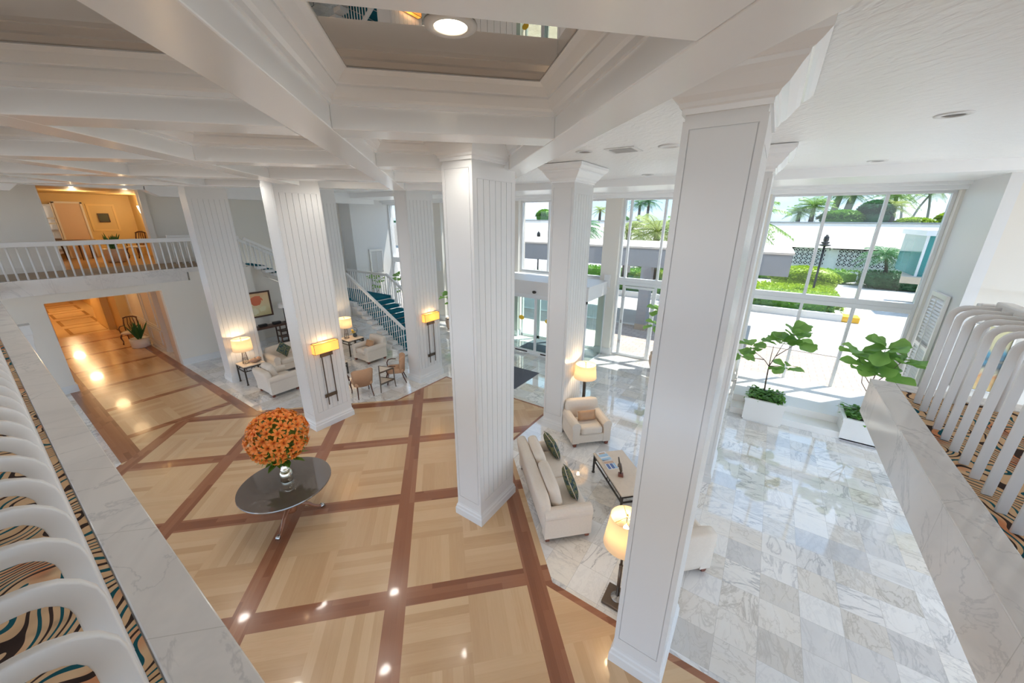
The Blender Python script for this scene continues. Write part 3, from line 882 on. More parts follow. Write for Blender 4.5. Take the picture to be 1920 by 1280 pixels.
# ------------------------------------------------------------------ entrance vestibule
t = thing('vestibule', 'white roofed glass entrance vestibule with sliding doors', 'vestibule', (11.45, 6.85, 0)); t['kind'] = 'structure'
b = MB(); b.box(0, -2.13, 2.36, 1.78, 2.13, 2.80); b.box(-0.03, -2.16, 2.80, 1.78, 2.16, 2.86)
b.build('roof', M['white'], t, bevel=0.008)
b = MB()
for y in (-2.10, -1.18, 1.18, 2.06): b.box(0.02, y, 0, 0.08, y+0.05, 2.36)
b.box(0.02, -2.1, 2.28, 0.08, 2.1, 2.36); b.box(0.02, -2.1, 0.0, 0.08, -1.18, 0.05); b.box(0.02, 1.2, 0.0, 0.08, 2.1, 0.05)
for s in (-2.11, 2.07): b.box(0.06, s, 0, 1.75, s+0.04, 0.05); b.box(1.66, s, 0, 1.74, s+0.05, 2.36)
b.build('frame', M['frame'], t)
b = MB()
b.box(0.045, -2.06, 0.05, 0.055, -1.18, 2.3); b.box(0.045, 1.22, 0.05, 0.055, 2.06, 2.3)
b.box(0.08, -2.095, 0.05, 1.68, -2.085, 2.36); b.box(0.08, 2.085, 0.05, 1.68, 2.095, 2.36)
b.build('side_glass', M['glassg'], t)
for k, (y0, y1) in enumerate(((-1.13, -0.06), (-0.05, 1.16))):
    d = MB(); d.box(0.09, y0, 0.02, 0.125, y0+0.05, 2.27); d.box(0.09, y1-0.05, 0.02, 0.125, y1, 2.27); d.box(0.09, y0+0.05, 0.02, 0.125, y1-0.05, 0.16); d.box(0.09, y0+0.05, 2.20, 0.125, y1-0.05, 2.27)
    dr = d.build('door', M['frame'], t)
    g = MB(); g.box(0.103, y0+0.04, 0.14, 0.111, y1-0.04, 2.22); g.build('pane', M['glassg'], dr)
    yc = (y0+y1)/2
    g = MB(); g.T = Matrix.Translation((0.088, yc, 1.42)) @ Matrix.Rotation(R(-90), 4, 'Y') @ Matrix.Scale(0.72, 4, (1,0,0)); g.lathe([(0.12, 0.0), (0.12, 0.004)], 20)
    g.build('decal', M['yellow'], dr)
    g = MB(); g.box(0.084, yc-0.28, 0.06, 0.092, yc+0.28, 0.11); g.build('vent_strip', M['dark'], dr)
b = MB(); b.T = Matrix.Translation((-0.03, -0.05, 2.47)); b.superbox((0,0,0), (0.1,0.16,0.11), 2.2, 4)
b.build('sensor', M['dark'], t, smooth=True)
b = MB()                                                       # outer doors, in the window plane
for y0, y1 in ((-1.78,-0.9),(-0.88,0),(0.02,0.9),(0.92,1.78)):
    b.box(1.98, y0, 0, 2.05, y0+0.06, 2.4); b.box(1.98, y1-0.06, 0, 2.05, y1, 2.4); b.box(1.98, y0, 2.34, 2.05, y1, 2.42); b.box(1.98, y0, 0, 2.05, y1, 0.12)
b.box(1.98, -1.8, 2.42, 2.08, 1.8, 2.92)
b.build('outer_frame', M['frame'], t)
b = MB(); b.box(2.01, -1.76, 0.1, 2.018, 1.76, 2.36); b.build('outer_glass', M['glassg'], t)
for loc, lab in (((13.1, 4.62, 2.62), 'white box speaker on the pier right of the vestibule roof'), ((13.1, 9.10, 2.62), 'white box speaker on the pier left of the vestibule roof'), ((13.1, 13.2, 2.55), 'white box speaker on the pier seen left of the middle column')):
    s = MB(); s.box(0, 0, 0, 0.12, 0.22, 0.46); o = s.build('wall_speaker', M['white'], None, bevel=0.01, loc=loc)
    tag(o, lab, 'speaker', 'box speakers on the window piers')
# side door in the glass right of the vestibule
t = thing('door_1', 'narrow glass side door in the window wall', 'door', (13.42, 3.63, 0)); t['kind'] = 'structure'
b = MB()
for y0, y1 in ((-0.53,-0.48),(0.48,0.53)): b.box(-0.03, y0, 0.06, 0.03, y1, 2.7)
b.box(-0.03, -0.48, 2.62, 0.03, 0.48, 2.7); b.box(-0.03, -0.48, 0.06, 0.03, 0.48, 0.12)
b.build('frame', M['frame'], t)
b = MB()
for z in (0.5, 1.3, 2.2): b.box(-0.05, 0.50, z, -0.03, 0.55, z+0.12)
b.build('hinge', M['steel'], t)
# white louvred shutters
def shutter(loc, rotz, w, h, label):
    t = thing('louvered_shutter', label, 'shutter', loc, rotz, 'white louvered shutters')
    b = MB(); b.box(-w/2, -0.03, 0, -w/2+0.07, 0.03, h); b.box(w/2-0.07, -0.03, 0, w/2, 0.03, h); b.box(-w/2+0.07, -0.03, 0, w/2-0.07, 0.03, 0.08)
    b.box(-w/2+0.07, -0.03, h-0.1, w/2-0.07, 0.03, h); b.box(-w/2+0.07, -0.03, h/2-0.04, w/2-0.07, 0.03, h/2+0.04)
    b.build('frame', M['planter'], t)
    b = MB(); z = 0.12
    while z < h-0.14:
        if abs(z-h/2) > 0.08: b.quad((-w/2+0.07,-0.028,z), (w/2-0.07,-0.028,z), (w/2-0.07,0.028,z+0.065), (-w/2+0.07,0.028,z+0.065)); b.box(-w/2+0.07, -0.004, z+0.028, w/2-0.07, 0.004, z+0.036)
        z += 0.075
    b.box(-0.012, -0.05, 0.1, 0.012, -0.036, h-0.12)
    b.build('slats', M['planter'], t)
    return t
shutter((12.25, -3.37, 0.95), PI, 0.95, 2.50, 'white louvered shutter on the side wall beyond the right mezzanine')
shutter((12.4, 17.10, 0.95), 0, 0.80, 2.50, 'white louvered shutter on the wall behind the stairs')

# ------------------------------------------------------------------ railings
def jbar_mb(h=0.94, bend=0.27, r=0.024, dirx=-1):
    b = MB(); path = [(0,0,0),(0,0,h-0.09)]
    for k in range(1, 6):
        a = k/5*PI/2
        path.append((dirx*0.09*(1-math.cos(a)), 0, h-0.09+0.09*math.sin(a)))
    path.append((dirx*bend, 0, h))
    b.tube(path, r, 10, flat=(0.0105, 0.024))
    return b
def railing(name, label, loc, rotz, n, sp, L0, L1, group='white mezzanine railings', end=False):
    t = thing(name, label, 'railing', loc, rotz, group)
    b = MB(); b.box(-0.36, L0, 0.84, -0.265, L1, 1.0)
    b.build('top_rail', M['railw'], t, bevel=0.012)
    j = jbar_mb().build('baluster', M['railw'], t, smooth=True)
    for i in range(n):
        o = j if i == 0 else j.copy()
        if i: COL.objects.link(o); o.parent = t
        o.location = (0, L0+0.12+sp*i, 0)
    return t
railing('mezzanine_railing', 'white railing with bent balusters along the near left carpet edge', (-0.035, 0, 3.345), 0, 95, 0.185, -1.25, 16.3)
# right: runs along x; local -x must point to -y  => rotate by +90 deg (local x -> y, local y -> -x)
railing('mezzanine_railing', 'white railing with bent balusters along the right mezzanine', (0, -1.425, 3.345), PI/2, 27, 0.187, -4.92, 0.25)
def straightrail(name, label, loc, pts_top, w=0.09, h=0.10, n=10, z0=0.0, group=None, cat='railing', parent=None, slope=0.0):
    pass
t = thing('balcony_railing', 'white balustrade of the far balcony over the corridor opening', 'railing', (0, 16.52, 3.35), 0, 'white mezzanine railings')
b = MB(); b.box(-2, -0.05, 0.86, 6.05, 0.06, 0.99); b.build('top_rail', M['railw'], t, bevel=0.01)
b = MB(); b.tube([(0,0,0),(0,0,0.87)], 0.022, 8); j = b.build('baluster', M['railw'], t, smooth=True)
for i in range(43):
    o = j if i == 0 else j.copy()
    if i: COL.objects.link(o); o.parent = t
    o.location = (-1.15+0.1705*i, 0, 0)
t = thing('mezzanine_railing', 'white railing across the end of the right mezzanine', 'railing', (5.00, -1.62, 3.345), PI, 'white mezzanine railings')
b = MB(); b.tube([(0,0,0),(0,0,0.90)], 0.024, 8); j = b.build('baluster', M['railw'], t, smooth=True)
for i in range(14):
    o = j if i == 0 else j.copy()
    if i: COL.objects.link(o); o.parent = t
    o.location = (0, 0.1+0.26*i, 0)
b = MB(); b.box(-0.04, 0, 0.88, 0.05, 3.8, 0.96); b.build('top_rail', M['railw'], t, bevel=0.01)

# ------------------------------------------------------------------ staircase
t = thing('staircase', 'white open staircase with teal carpeted treads and white railings', 'staircase', (8.62, 10.80, 0))
t['kind'] = 'structure'
RISE, RUN, NS = 0.157, 0.29, 11
for k in range(NS-1):
    y = RUN*k; z = RISE*(k+1)
    b = MB(); b.box(-0.10, y-0.04, z-0.13, 1.86, y+RUN+0.03, z-0.012)
    tr = b.build('tread', M['white'], t, bevel=0.012)
    b = MB(); b.box(0.16, y-0.055, z-0.125, 1.74, y+RUN, z); b.build('carpet', M['teal'], tr, bevel=0.015)
ZL = RISE*NS; YL = RUN*(NS-1)
b = MB(); b.box(-0.05, YL-0.04, ZL-0.20, 1.88, 7.15, ZL-0.012); tr = b.build('landing', M['white'], t)
b = MB(); b.box(0.12, YL-0.05, ZL-0.12, 1.80, 7.1, ZL); b.build('carpet', M['teal'], tr, bevel=0.012)
b = MB()
for xs in (0.55, 1.25): b.bar((xs, 0.05, 0.0), (xs, YL+0.1, ZL-0.24), 0.16, 0.16)
b.build('stringer', M['white'], t)
NU = 10; ru = (3.35-ZL)/NU; rx = 0.275
for k in range(NU-1):
    x = 0.30-rx*k; z = ZL+ru*(k+1)
    b = MB(); b.box(x-rx-0.03, 5.60, z-0.12, x+0.04, 7.2, z-0.01); tr = b.build('tread', M['white'], t, bevel=0.01)
    b = MB(); b.box(x-rx, 5.78, z-0.115, x+0.055, 7.1, z); b.build('carpet', M['teal'], tr)
b = MB()
for ys in (6.0, 6.8): b.bar((0.3, ys, ZL-0.05), (0.3-rx*NU, ys, 3.16), 0.16, 0.20)
b.build('stringer', M['cream'], t)
def rail_part(p0, p1, n, hb, ht, drop=0.05):
    b = MB(); b.bar((p0[0],p0[1],p0[2]+ht), (p1[0],p1[1],p1[2]+ht), 0.085, 0.10); b.build('handrail', M['railw'], t, bevel=0.012)
    b = MB(); b.tube([(0,0,-drop),(0,0,ht-0.02)], 0.017, 8); j = b.build('baluster', M['railw'], t, smooth=True)
    for i in range(n):
        o = j if i == 0 else j.copy()
        if i: COL.objects.link(o); o.parent = t
        f = (i+0.5)/n
        o.location = tuple(p0[q]+(p1[q]-p0[q])*f for q in range(3))
rail_part((0.12, 0.05, 0.10), (0.12, 3.40, 0.10+3.35*RISE/RUN), 25, 0, 0.92)
rail_part((1.80, 0.05, 0.10), (1.80, 3.05, 0.10+3.0*RISE/RUN), 22, 0, 0.92)
rail_part((1.80, 3.05, ZL), (1.80, 6.0, ZL), 17, 0, 0.88)
rail_part((0.15, 5.66, ZL+0.12), (0.30-rx*NU, 5.66, 3.30), 20, 0, 0.95)
rail_part((0.15, 7.05, ZL+0.12), (0.30-rx*NU, 7.05, 3.33), 14, 0, 1.0)
rail_part((0.30-rx*NU, 7.05, 3.33), (-4.3, 7.05, 3.33), 10, 0, 1.0)
# ------------------------------------------------------------------ seating
def roll_arm(b, x, w, y0, y1, h, r):
    # panel with a rolled top, profile in XZ, extruded along Y
    pts = [(x-w/2, 0.09), (x+w/2, 0.09), (x+w/2, h-r*0.7)]
    cx, cz = x, h-r
    for k in range(0, 13):
        a = R(-35)+R(250)*k/12
        pts.append((cx+r*math.cos(a), cz+r*math.sin(a)))
    pts.append((x-w/2, h-r*1.3))
    n = len(pts)
    f = [b.pt((p[0], y1, p[1])) for p in pts]; g = [b.pt((p[0], y0, p[1])) for p in pts]
    b.face(f[::-1]); b.face(g)
    for i in range(n):
        j = (i+1) % n
        b.face((g[j], g[i], f[i], f[j]))

def seat(name, label, cat, loc, facing, w, d, n, group, hb=0.86, ha=0.62, backc=True, swell=False):
    t = thing(name, label, cat, loc, facing-PI/2, group)
    aw = 0.17
    b = MB(); b.box(-w/2+0.03, -d/2+0.05, 0.09, w/2-0.03, d/2-0.05, 0.30)
    b.build('frame', M['fabric'], t, bevel=0.02)
    for s in (-1, 1):
        b = MB(); roll_arm(b, s*(w/2-aw/2-0.01), aw, -d/2+0.03, d/2-0.04, ha, 0.105)
        b.build('arm', M['fabric'], t, bevel=0.012)
    # backrest, leaning back
    b = MB(); b.T = Matrix.Translation((0, -d/2+0.16, 0.09)) @ Matrix.Rotation(R(9), 4, 'X')
    b.superbox((0, -0.02, (hb-0.09)/2), (w-0.10, 0.20, hb-0.09), (9, 5, 9), 8)
    b.build('backrest', M['fabric'], t, smooth=True)
    iw = w-2*aw-0.04; cw = iw/n; cd = d-0.26
    for i in range(n):
        x = -iw/2+cw*(i+0.5)
        b = MB(); b.superbox((x, d/2-0.03-cd/2, 0.385), (cw-0.008, cd, 0.175), (8, 8, 3.2), 8)
        b.build('seat_cushion', M['fabric'], t, smooth=True)
        if backc:
            b = MB(); b.T = Matrix.Translation((x, -d/2+0.32, 0.46)) @ Matrix.Rotation(R(14), 4, 'X')
            b.superbox((0, 0, 0.22), (cw-0.01, 0.21, 0.52), (5, 2.4, 4), 8)
            b.build('back_cushion', M['fabric'], t, smooth=True)
    for sx in (-1, 1):
        for sy in (-1, 1):
            b = MB(); b.loft([[(sx*(w/2-0.08)+i*r, sy*(d/2-0.09)+j*r, z) for i, j in ((-1,-1),(1,-1),(1,1),(-1,1))] for r, z in ((0.03,0.0),(0.042,0.10))])
            b.build('leg', M['footwood'], t)
    return t
def UVL(u, v): x, y = uv2(u, v); return (x, y, 0.004)
seat('sofa', 'cream two-cushion sofa with dark damask pillows backing onto the wood inlay', 'sofa', UVL(5.44, 1.80), R(-45), 2.02, 0.86, 2, 'cream lobby seating')
seat('armchair', 'cream armchair with a caramel lumbar pillow in front of the white column', 'armchair', UVL(7.26, 3.19), R(225), 0.94, 0.84, 1, 'cream lobby seating', backc=False)
seat('armchair', 'cream armchair half hidden behind the nearest column, seen from its back', 'armchair', UVL(3.90, 3.22), R(45), 0.94, 0.84, 1, 'cream lobby seating', backc=False)
t = seat('armchair', 'cream armchair with its back to the corridor, beside the shell side table', 'armchair', (4.47, 11.62, 0.0), 0, 0.93, 0.86, 1, 'cream lobby seating', hb=0.80)
seat('sofa', 'cream sofa with one damask pillow in front of the console table', 'sofa', (5.92, 13.22, 0.0), R(-90), 1.95, 0.90, 2, 'cream lobby seating', backc=False, hb=0.80)
seat('armchair', 'cream armchair with a tan pillow next to the staircase', 'armchair', (7.67, 11.60, 0.0), PI, 0.92, 0.87, 1, 'cream lobby seating', backc=False)
# loose pillows
def pillow(label, loc, rz, tilt, w, h, th, m, roll=0.0, group='throw pillows'):
    b = MB(); b.T = Matrix.Rotation(R(tilt), 4, 'X') @ Matrix.Rotation(R(roll), 4, 'Y')
    b.pillow(w, h, th)
    o = b.build('throw_pillow', m, None, smooth=True); o.location = loc; o.rotation_euler = (0, 0, rz)
    b = MB(); b.T = Matrix.Rotation(R(tilt), 4, 'X') @ Matrix.Rotation(R(roll), 4, 'Y')
    k = 0.97; c = [(-w/2*k,0,-h/2*k),(0,0,-h/2*.95),(w/2*k,0,-h/2*k),(w/2*.95,0,0),(w/2*k,0,h/2*k),(0,0,h/2*.95),(-w/2*k,0,h/2*k),(-w/2*.95,0,0),(-w/2*k,0,-h/2*k)]
    b.tube(c, 0.006, 6, cap=False)
    b.build('piping', M['stonetop'], o, smooth=True)
    return tag(o, label, 'pillow', group)
def suv(u, v, z): x, y = uv2(u, v); return (x, y, z)
pillow('green damask pillow at the far end of the big sofa', suv(6.08, 1.98, 0.70), R(-128), 22, 0.46, 0.46, 0.17, M['damask'])
pillow('green damask pillow at the near end of the big sofa', suv(4.98, 1.98, 0.70), R(-142), 22, 0.46, 0.46, 0.17, M['damask'])
pillow('caramel lumbar pillow on the armchair under the floor lamp', suv(7.26, 3.19, 0.60), R(135), 18, 0.46, 0.24, 0.13, M['lumbar'])
pillow('green damask pillow standing on its corner on the far sofa', (5.42, 13.12, 0.74), PI+0.3, 22, 0.42, 0.42, 0.16, M['damask'], 40)
pillow('tan lumbar pillow on the armchair next to the staircase', (7.72, 11.60, 0.60), PI/2, 18, 0.44, 0.26, 0.13, M['lumbar'])

def tan_chair(label, loc, facing):
    t = thing('tub_chair', label, 'chair', loc, facing-PI/2, 'tan tub chairs by the triangular table')
    b = MB(); b.superbox((0, 0.0, 0.42), (0.52, 0.52, 0.15), (6, 6, 4), 7); b.build('seat', M['tanfab'], t, smooth=True)
    b = MB(); rings = []
    for k in range(15):
        a = -PI/2 + (k/14-0.5)*R(118)
        ca, sa = math.cos(a), math.sin(a)
        f = abs(k/14-0.5)*2
        zt = 0.90 - 0.07*f**5
        ro, ri = 0.31, 0.255
        lean = 0.05
        rings.append([(ri*ca, ri*sa*0.95, 0.40), (ro*ca, ro*sa*0.95, 0.36), ((ro+lean)*ca, (ro+lean)*sa*0.95, zt-0.02), ((ro+lean-0.025)*ca, (ro+lean-0.025)*sa*0.95, zt), ((ri+lean)*ca, (ri+lean)*sa*0.95, zt-0.015)])
    b.loft(rings); b.build('backrest', M['tanfab'], t, smooth=True)
    for s in (-1, 1):
        b = MB(); b.tube([(s*0.33,-0.03,0.64),(s*0.34,0.10,0.66),(s*0.32,0.21,0.63),(s*0.30,0.25,0.55),(s*0.28,0.24,0.42)], [0.014,0.018,0.02,0.018,0.016], 8)
        b.build('arm', M['mahog'], t, smooth=True)
        b = MB(); b.tube([(s*0.24,0.22,0.40),(s*0.27,0.26,0.28),(s*0.245,0.235,0.12),(s*0.25,0.26,0.0)], [0.026,0.024,0.014,0.018], 8); b.build('leg', M['mahog'], t, smooth=True)
        b = MB(); b.tube([(s*0.19,-0.20,0.38),(s*0.20,-0.25,0.18),(s*0.22,-0.32,0.0)], [0.024,0.019,0.014], 8); b.build('leg', M['mahog'], t, smooth=True)
    return t
tan_chair('tan tub chair seen from behind, left of the triangular table', (5.74, 9.27, 0), R(72))
tan_chair('tan tub chair right of the triangular table, against the column', (6.92, 9.22, 0), R(140))

# ------------------------------------------------------------------ tables
def metal_table(name, label, cat, loc, rotz, w, d, h, group=None, brace=True):
    t = thing(name, label, cat, loc, rotz, group)
    b = MB(); b.box(-w/2, -d/2, h-0.028, w/2, d/2, h); b.build('top', M['stonetop'], t, bevel=0.006)
    b = MB(); e = 0.025; z = h-0.03
    for zz in (z-0.03, z-0.14):
        for p, q in (((-w/2+e,-d/2+e),(w/2-e,-d/2+e)),((w/2-e,-d/2+e),(w/2-e,d/2-e)),((w/2-e,d/2-e),(-w/2+e,d/2-e)),((-w/2+e,d/2-e),(-w/2+e,-d/2+e))):
            b.bar((*p, zz), (*q, zz), 0.022, 0.026)
    for y in (-d/2+e, d/2-e):
        b.tube([(-0.05+0.05*math.cos(k*PI/4), y, z-0.085+0.04*math.sin(k*PI/4)) for k in range(9)], 0.008, 6, cap=False)
        b.bar((-w/2+0.08, y, z-0.05), (-w/2+0.08, y, z-0.13), 0.016, 0.016); b.bar((w/2-0.08, y, z-0.05), (w/2-0.08, y, z-0.13), 0.016, 0.016)
    b.build('apron', M['dark'], t)
    for sx in (-1, 1):
        for sy in (-1, 1):
            b = MB(); x, y = sx*(w/2-e), sy*(d/2-e)
            b.bar((x, y, 0.02), (x, y, h-0.03), 0.034, 0.034); b.lathe([(0.032,0.0),(0.034,0.015),(0.02,0.03)], 12, (x, y))
            b.build('leg', M['dark'], t)
    return t
metal_table('coffee_table', 'stone-topped coffee table with magazines and a bird sculpture', 'table', UVL(5.39, 3.175), R(45), 1.26, 0.64, 0.45)
metal_table('side_table', 'stone-topped side table with lamp and shells beside the far left column', 'table', (4.34, 13.02, 0), 0, 0.62, 0.60, 0.62, 'stone side tables')
metal_table('side_table', 'stone-topped side table with lamp and flower vase near the staircase', 'table', (7.70, 12.72, 0), 0, 0.66, 0.62, 0.62, 'stone side tables')
metal_table('coffee_table', 'low stone-topped table peeking out behind the column with the sconce', 'table', (5.92, 11.45, 0), 0, 1.02, 0.82, 0.43)
# triangular two-tier table
t = thing('triangular_table', 'triangular two-tier metal table between the tan chairs', 'table', (6.39, 9.06, 0))
TV = [(-0.27,-0.15),(0.23,-0.15),(0.06,0.33)]
b = MB(); b.prism(TV, 0.625, 0.645); b.build('top', M['stonetop'], t)
b = MB(); b.prism(TV, 0.255, 0.27); b.build('shelf', M['stonetop'], t)
b = MB()
for zz in (0.632, 0.26):
    for i in range(3): b.bar((*TV[i], zz), (*TV[(i+1)%3], zz), 0.03, 0.035)
b.build('frame', M['bronze'], t)
for i in range(3):
    b = MB(); b.tube([(*TV[i], 0.64), (TV[i][0]*1.02, TV[i][1]*1.02, 0.25), (TV[i][0]*1.10, TV[i][1]*1.10, 0.0)], [0.02,0.017,0.012], 8); b.build('leg', M['bronze'], t, smooth=True)
# round pedestal table
t = thing('round_table', 'round polished dark table on a clawed tripod under the orange lilies', 'table', (2.12, 6.06, 0.004))
b = MB(); b.lathe([(0.0,0.715),(0.66,0.715),(0.695,0.722),(0.70,0.738),(0.695,0.752),(0.0,0.755)], 64); b.build('top', M['darktop'], t, bevel=0)
b = MB(); b.lathe([(0.03,0.13),(0.075,0.15),(0.085,0.22),(0.06,0.28),(0.05,0.32),(0.065,0.40),(0.08,0.46),(0.06,0.54),(0.05,0.60),(0.075,0.66),(0.16,0.70),(0.18,0.716)], 24); b.build('pedestal', M['legpol'], t, smooth=True)
for a in (217, 338, 98):
    b = MB(); b.T = Matrix.Rotation(R(a), 4, 'Z')
    b.tube([(0.05,0,0.24),(0.14,0,0.25),(0.25,0,0.19),(0.33,0,0.10),(0.40,0,0.055),(0.45,0,0.05)], [0.04,0.036,0.03,0.025,0.022,0.022], 10)
    leg = b.build('leg', M['legpol'], t, smooth=True)
    b = MB(); b.T = Matrix.Rotation(R(a), 4, 'Z')
    b.superbox((0.465,0,0.03), (0.07,0.06,0.06), 2.3, 4)
    for k in (-1, 0, 1): b.tube([(0.44,0.012*k,0.075),(0.48,0.022*k,0.055),(0.505,0.026*k,0.02)], [0.009,0.01,0.006], 6)
    b.build('claw_foot', M['steel'], leg, smooth=True)
# console table on the far wall
t = thing('console_table', 'long dark wood console under the flower painting', 'table', (6.10, 16.13, 0))
b = MB(); b.box(-1.05, -0.2, 0.80, 1.05, 0.22, 0.88); b.build('top', M['darkwood'], t, bevel=0.008)
for s in (-1, 1):
    x0 = s*0.72
    b = MB()
    for x in (x0-0.20, x0+0.20):
        for y in (-0.17, 0.19): b.bar((x, y, 0), (x, y, 0.80), 0.04, 0.04)
    for zz in (0.04, 0.30, 0.55):
        b.bar((x0-0.2,-0.17,zz),(x0+0.2,-0.17,zz),0.03,0.03); b.bar((x0-0.2,0.19,zz),(x0+0.2,0.19,zz),0.03,0.03); b.box(x0-0.19,-0.17,zz-0.008,x0+0.19,0.19,zz+0.008)
    b.build('leg_frame', M['darkwood'], t)
for x, lab in ((6.08, 'low dark tray box on the console, left of two'), (6.60, 'low dark tray box on the console, nearest its lamp')):
    b = MB(); b.box(-0.14, -0.07, 0, 0.14, 0.07, 0.075); b.box(-0.15, -0.08, 0.075, 0.15, 0.08, 0.09)
    o = b.build('box', M['black'], None, bevel=0.004, loc=(x, 16.12, 0.88)); tag(o, lab, 'box', 'dark boxes on the console')
# paintings
def painting(name, label, loc, rotz, w, h, m, fm, fw=0.06):
    t = thing(name, label, 'painting', loc, rotz)
    b = MB(); b.box(-w/2+fw*0.6, -0.015, -h/2+fw*0.6, w/2-fw*0.6, 0.0, h/2-fw*0.6); b.build('canvas', m, t)
    b = MB()
    for a in ((-w/2,-h/2,w/2,-h/2+fw),(-w/2,h/2-fw,w/2,h/2),(-w/2,-h/2+fw,-w/2+fw,h/2-fw),(w/2-fw,-h/2+fw,w/2,h/2-fw)): b.box(a[0], -0.035, a[1], a[2], 0.005, a[3])
    b.build('frame', fm, t, bevel=0.004)
    return t
painting('painting', 'framed painting of red poppies above the console table', (5.93, 16.425, 1.71), 0, 1.48, 1.02, M['artflower'], M['darkwood'])
painting('painting', 'blue and yellow abstract painting seen through the right railing', (11.64, -4.14, 2.25), -PI/2, 0.62, 1.45, M['artabs'], M['steel'], 0.03)

# ------------------------------------------------------------------ lamps
def drum(b, r0, r1, z0, z1, n=32, th=0.004):
    b.loft([[(r*math.cos(2*PI*i/n), r*math.sin(2*PI*i/n), z) for i in range(n)] for r, z in ((r0,z0),(r1,z1),(r1-th,z1),(r0-th,z0),(r0,z0))], 0, True, False, False)
def table_lamp(label, loc, zt, rs, lit=True):
    # wire-frame tapered base, drum shade
    t = thing('table_lamp', label, 'lamp', loc, 0.3, 'table lamps with wire bases')
    b = MB(); zb = 0.46
    for k in range(8):
        a = 2*PI*k/8
        b.tube([(0.085*math.cos(a),0.085*math.sin(a),0.01),(0.04*math.cos(a),0.04*math.sin(a),zb)], 0.005, 6)
    for r, z in ((0.085,0.01),(0.07,0.16),(0.04,zb)): b.tube([(r*math.cos(2*PI*i/20), r*math.sin(2*PI*i/20), z) for i in range(21)], 0.006, 6, cap=False)
    b.build('base', M['bronze'], t, smooth=True)
    b = MB(); b.tube([(0,0,zb),(0,0,zt+0.01)], 0.006, 8); b.lathe([(0.018,zt),(0.02,zt+0.012),(0.006,zt+0.03)], 12)
    for a in (0, 120, 240): b.tube([(0,0,zt-0.03),(rs*0.9*math.cos(R(a)),rs*0.9*math.sin(R(a)),zt-0.03)], 0.004, 6)
    b.build('stem', M['bronze'], t, smooth=True)
    b = MB(); drum(b, rs, rs*0.93, zb-0.02, zt-0.02); b.build('lamp_shade', M['shade'] if lit else M['planter'], t, smooth=True)
    b = MB(); b.superbox((0,0,zb+0.15), (0.07,0.07,0.11), 2, 4); b.build('bulb', M['bulb'] if lit else M['planter'], t, smooth=True)
    if lit: lamp_point('table_lamp_light', (loc[0], loc[1], loc[2]+zb+0.25), 7)
    return t
table_lamp('lit drum lamp on the side table with the shells', (4.24, 13.06, 0.62), 0.82, 0.27)
table_lamp('lit drum lamp on the side table with the flower vase', (7.56, 12.80, 0.62), 0.82, 0.25)
# tall thin console lamp
t = thing('console_lamp', 'unlit slim lamp with a white drum shade on the console', 'lamp', (6.97, 16.12, 0.88))
b = MB(); b.cbox((0,0,0.01), (0.16,0.12,0.02)); b.build('base', M['dark'], t)
b = MB(); b.bar((0,0,0.02), (0,0,0.66), 0.05, 0.05); b.build('stem', M['dark'], t)
b = MB(); drum(b, 0.20, 0.19, 0.62, 0.78); b.build('lamp_shade', M['planter'], t, smooth=True)
# floor lamps
t = thing('floor_lamp', 'lit floor lamp on a dark square base beside the nearest column', 'lamp', (3.90, 0.875, 0.004))
b = MB(); b.box(-0.165,-0.165,0,0.165,0.165,0.045); b.build('base', M['bronze'], t, bevel=0.006)
b = MB(); b.lathe([(0.085,0.045),(0.085,0.055),(0.03,0.06),(0.022,0.09)], 28); b.build('base_plate', M['steel'], t, smooth=True)
b = MB(); b.tube([(0,0,0.06),(0,0,0.62)], 0.024, 14); b.tube([(0,0,0.62),(0,0,1.15)], 0.017, 14); b.tube([(0,0,1.15),(0,0,1.47)], 0.006, 8); b.lathe([(0.024,0.615),(0.027,0.625),(0.024,0.635)], 16)
b.build('pole', M['bronze'], t, smooth=True)
b = MB(); b.lathe([(0.012,1.44),(0.014,1.455),(0.004,1.475)], 12)
for a in (30, 150, 270): b.tube([(0,0,1.425),(0.2*math.cos(R(a)),0.2*math.sin(R(a)),1.425)], 0.004, 6)
b.lathe([(0.028,1.12),(0.03,1.16),(0.02,1.18)], 16); b.build('fitter', M['brass'], t, smooth=True)
b = MB(); drum(b, 0.262, 0.205, 1.0, 1.43, 40); b.build('lamp_shade', M['shade'], t, smooth=True)
b = MB(); b.superbox((0,0,1.24), (0.07,0.07,0.12), 2, 4); b.build('bulb', M['bulb'], t, smooth=True)
lamp_point('floor_lamp_light', (3.90, 0.875, 1.30), 7)
fx, fy = 7.86, 3.175
t = thing('floor_lamp', 'lit floor lamp with a dark pole behind the far armchair', 'lamp', (fx, fy, 0))
b = MB(); b.box(-0.12,-0.12,0,0.12,0.12,0.03); b.build('base', M['bronze'], t, bevel=0.005)
b = MB(); b.bar((0,0,0.03), (0,0,1.40), 0.06, 0.06); b.build('pole', M['dark'], t)
b = MB(); b.tube([(0,0,1.40),(0,0,1.70)], 0.006, 8); b.lathe([(0.012,1.69),(0.014,1.70),(0.004,1.73)], 12)
for a in (30, 150, 270): b.tube([(0,0,1.66),(0.24*math.cos(R(a)),0.24*math.sin(R(a)),1.66)], 0.004, 6)
b.build('fitter', M['brass'], t, smooth=True)
b = MB(); drum(b, 0.275, 0.24, 1.33, 1.67, 40); b.build('lamp_shade', M['shade'], t, smooth=True)
b = MB(); b.superbox((0,0,1.50), (0.07,0.07,0.12), 2, 4); b.build('bulb', M['bulb'], t, smooth=True)
lamp_point('floor_lamp_light', (fx, fy, 1.58), 9)
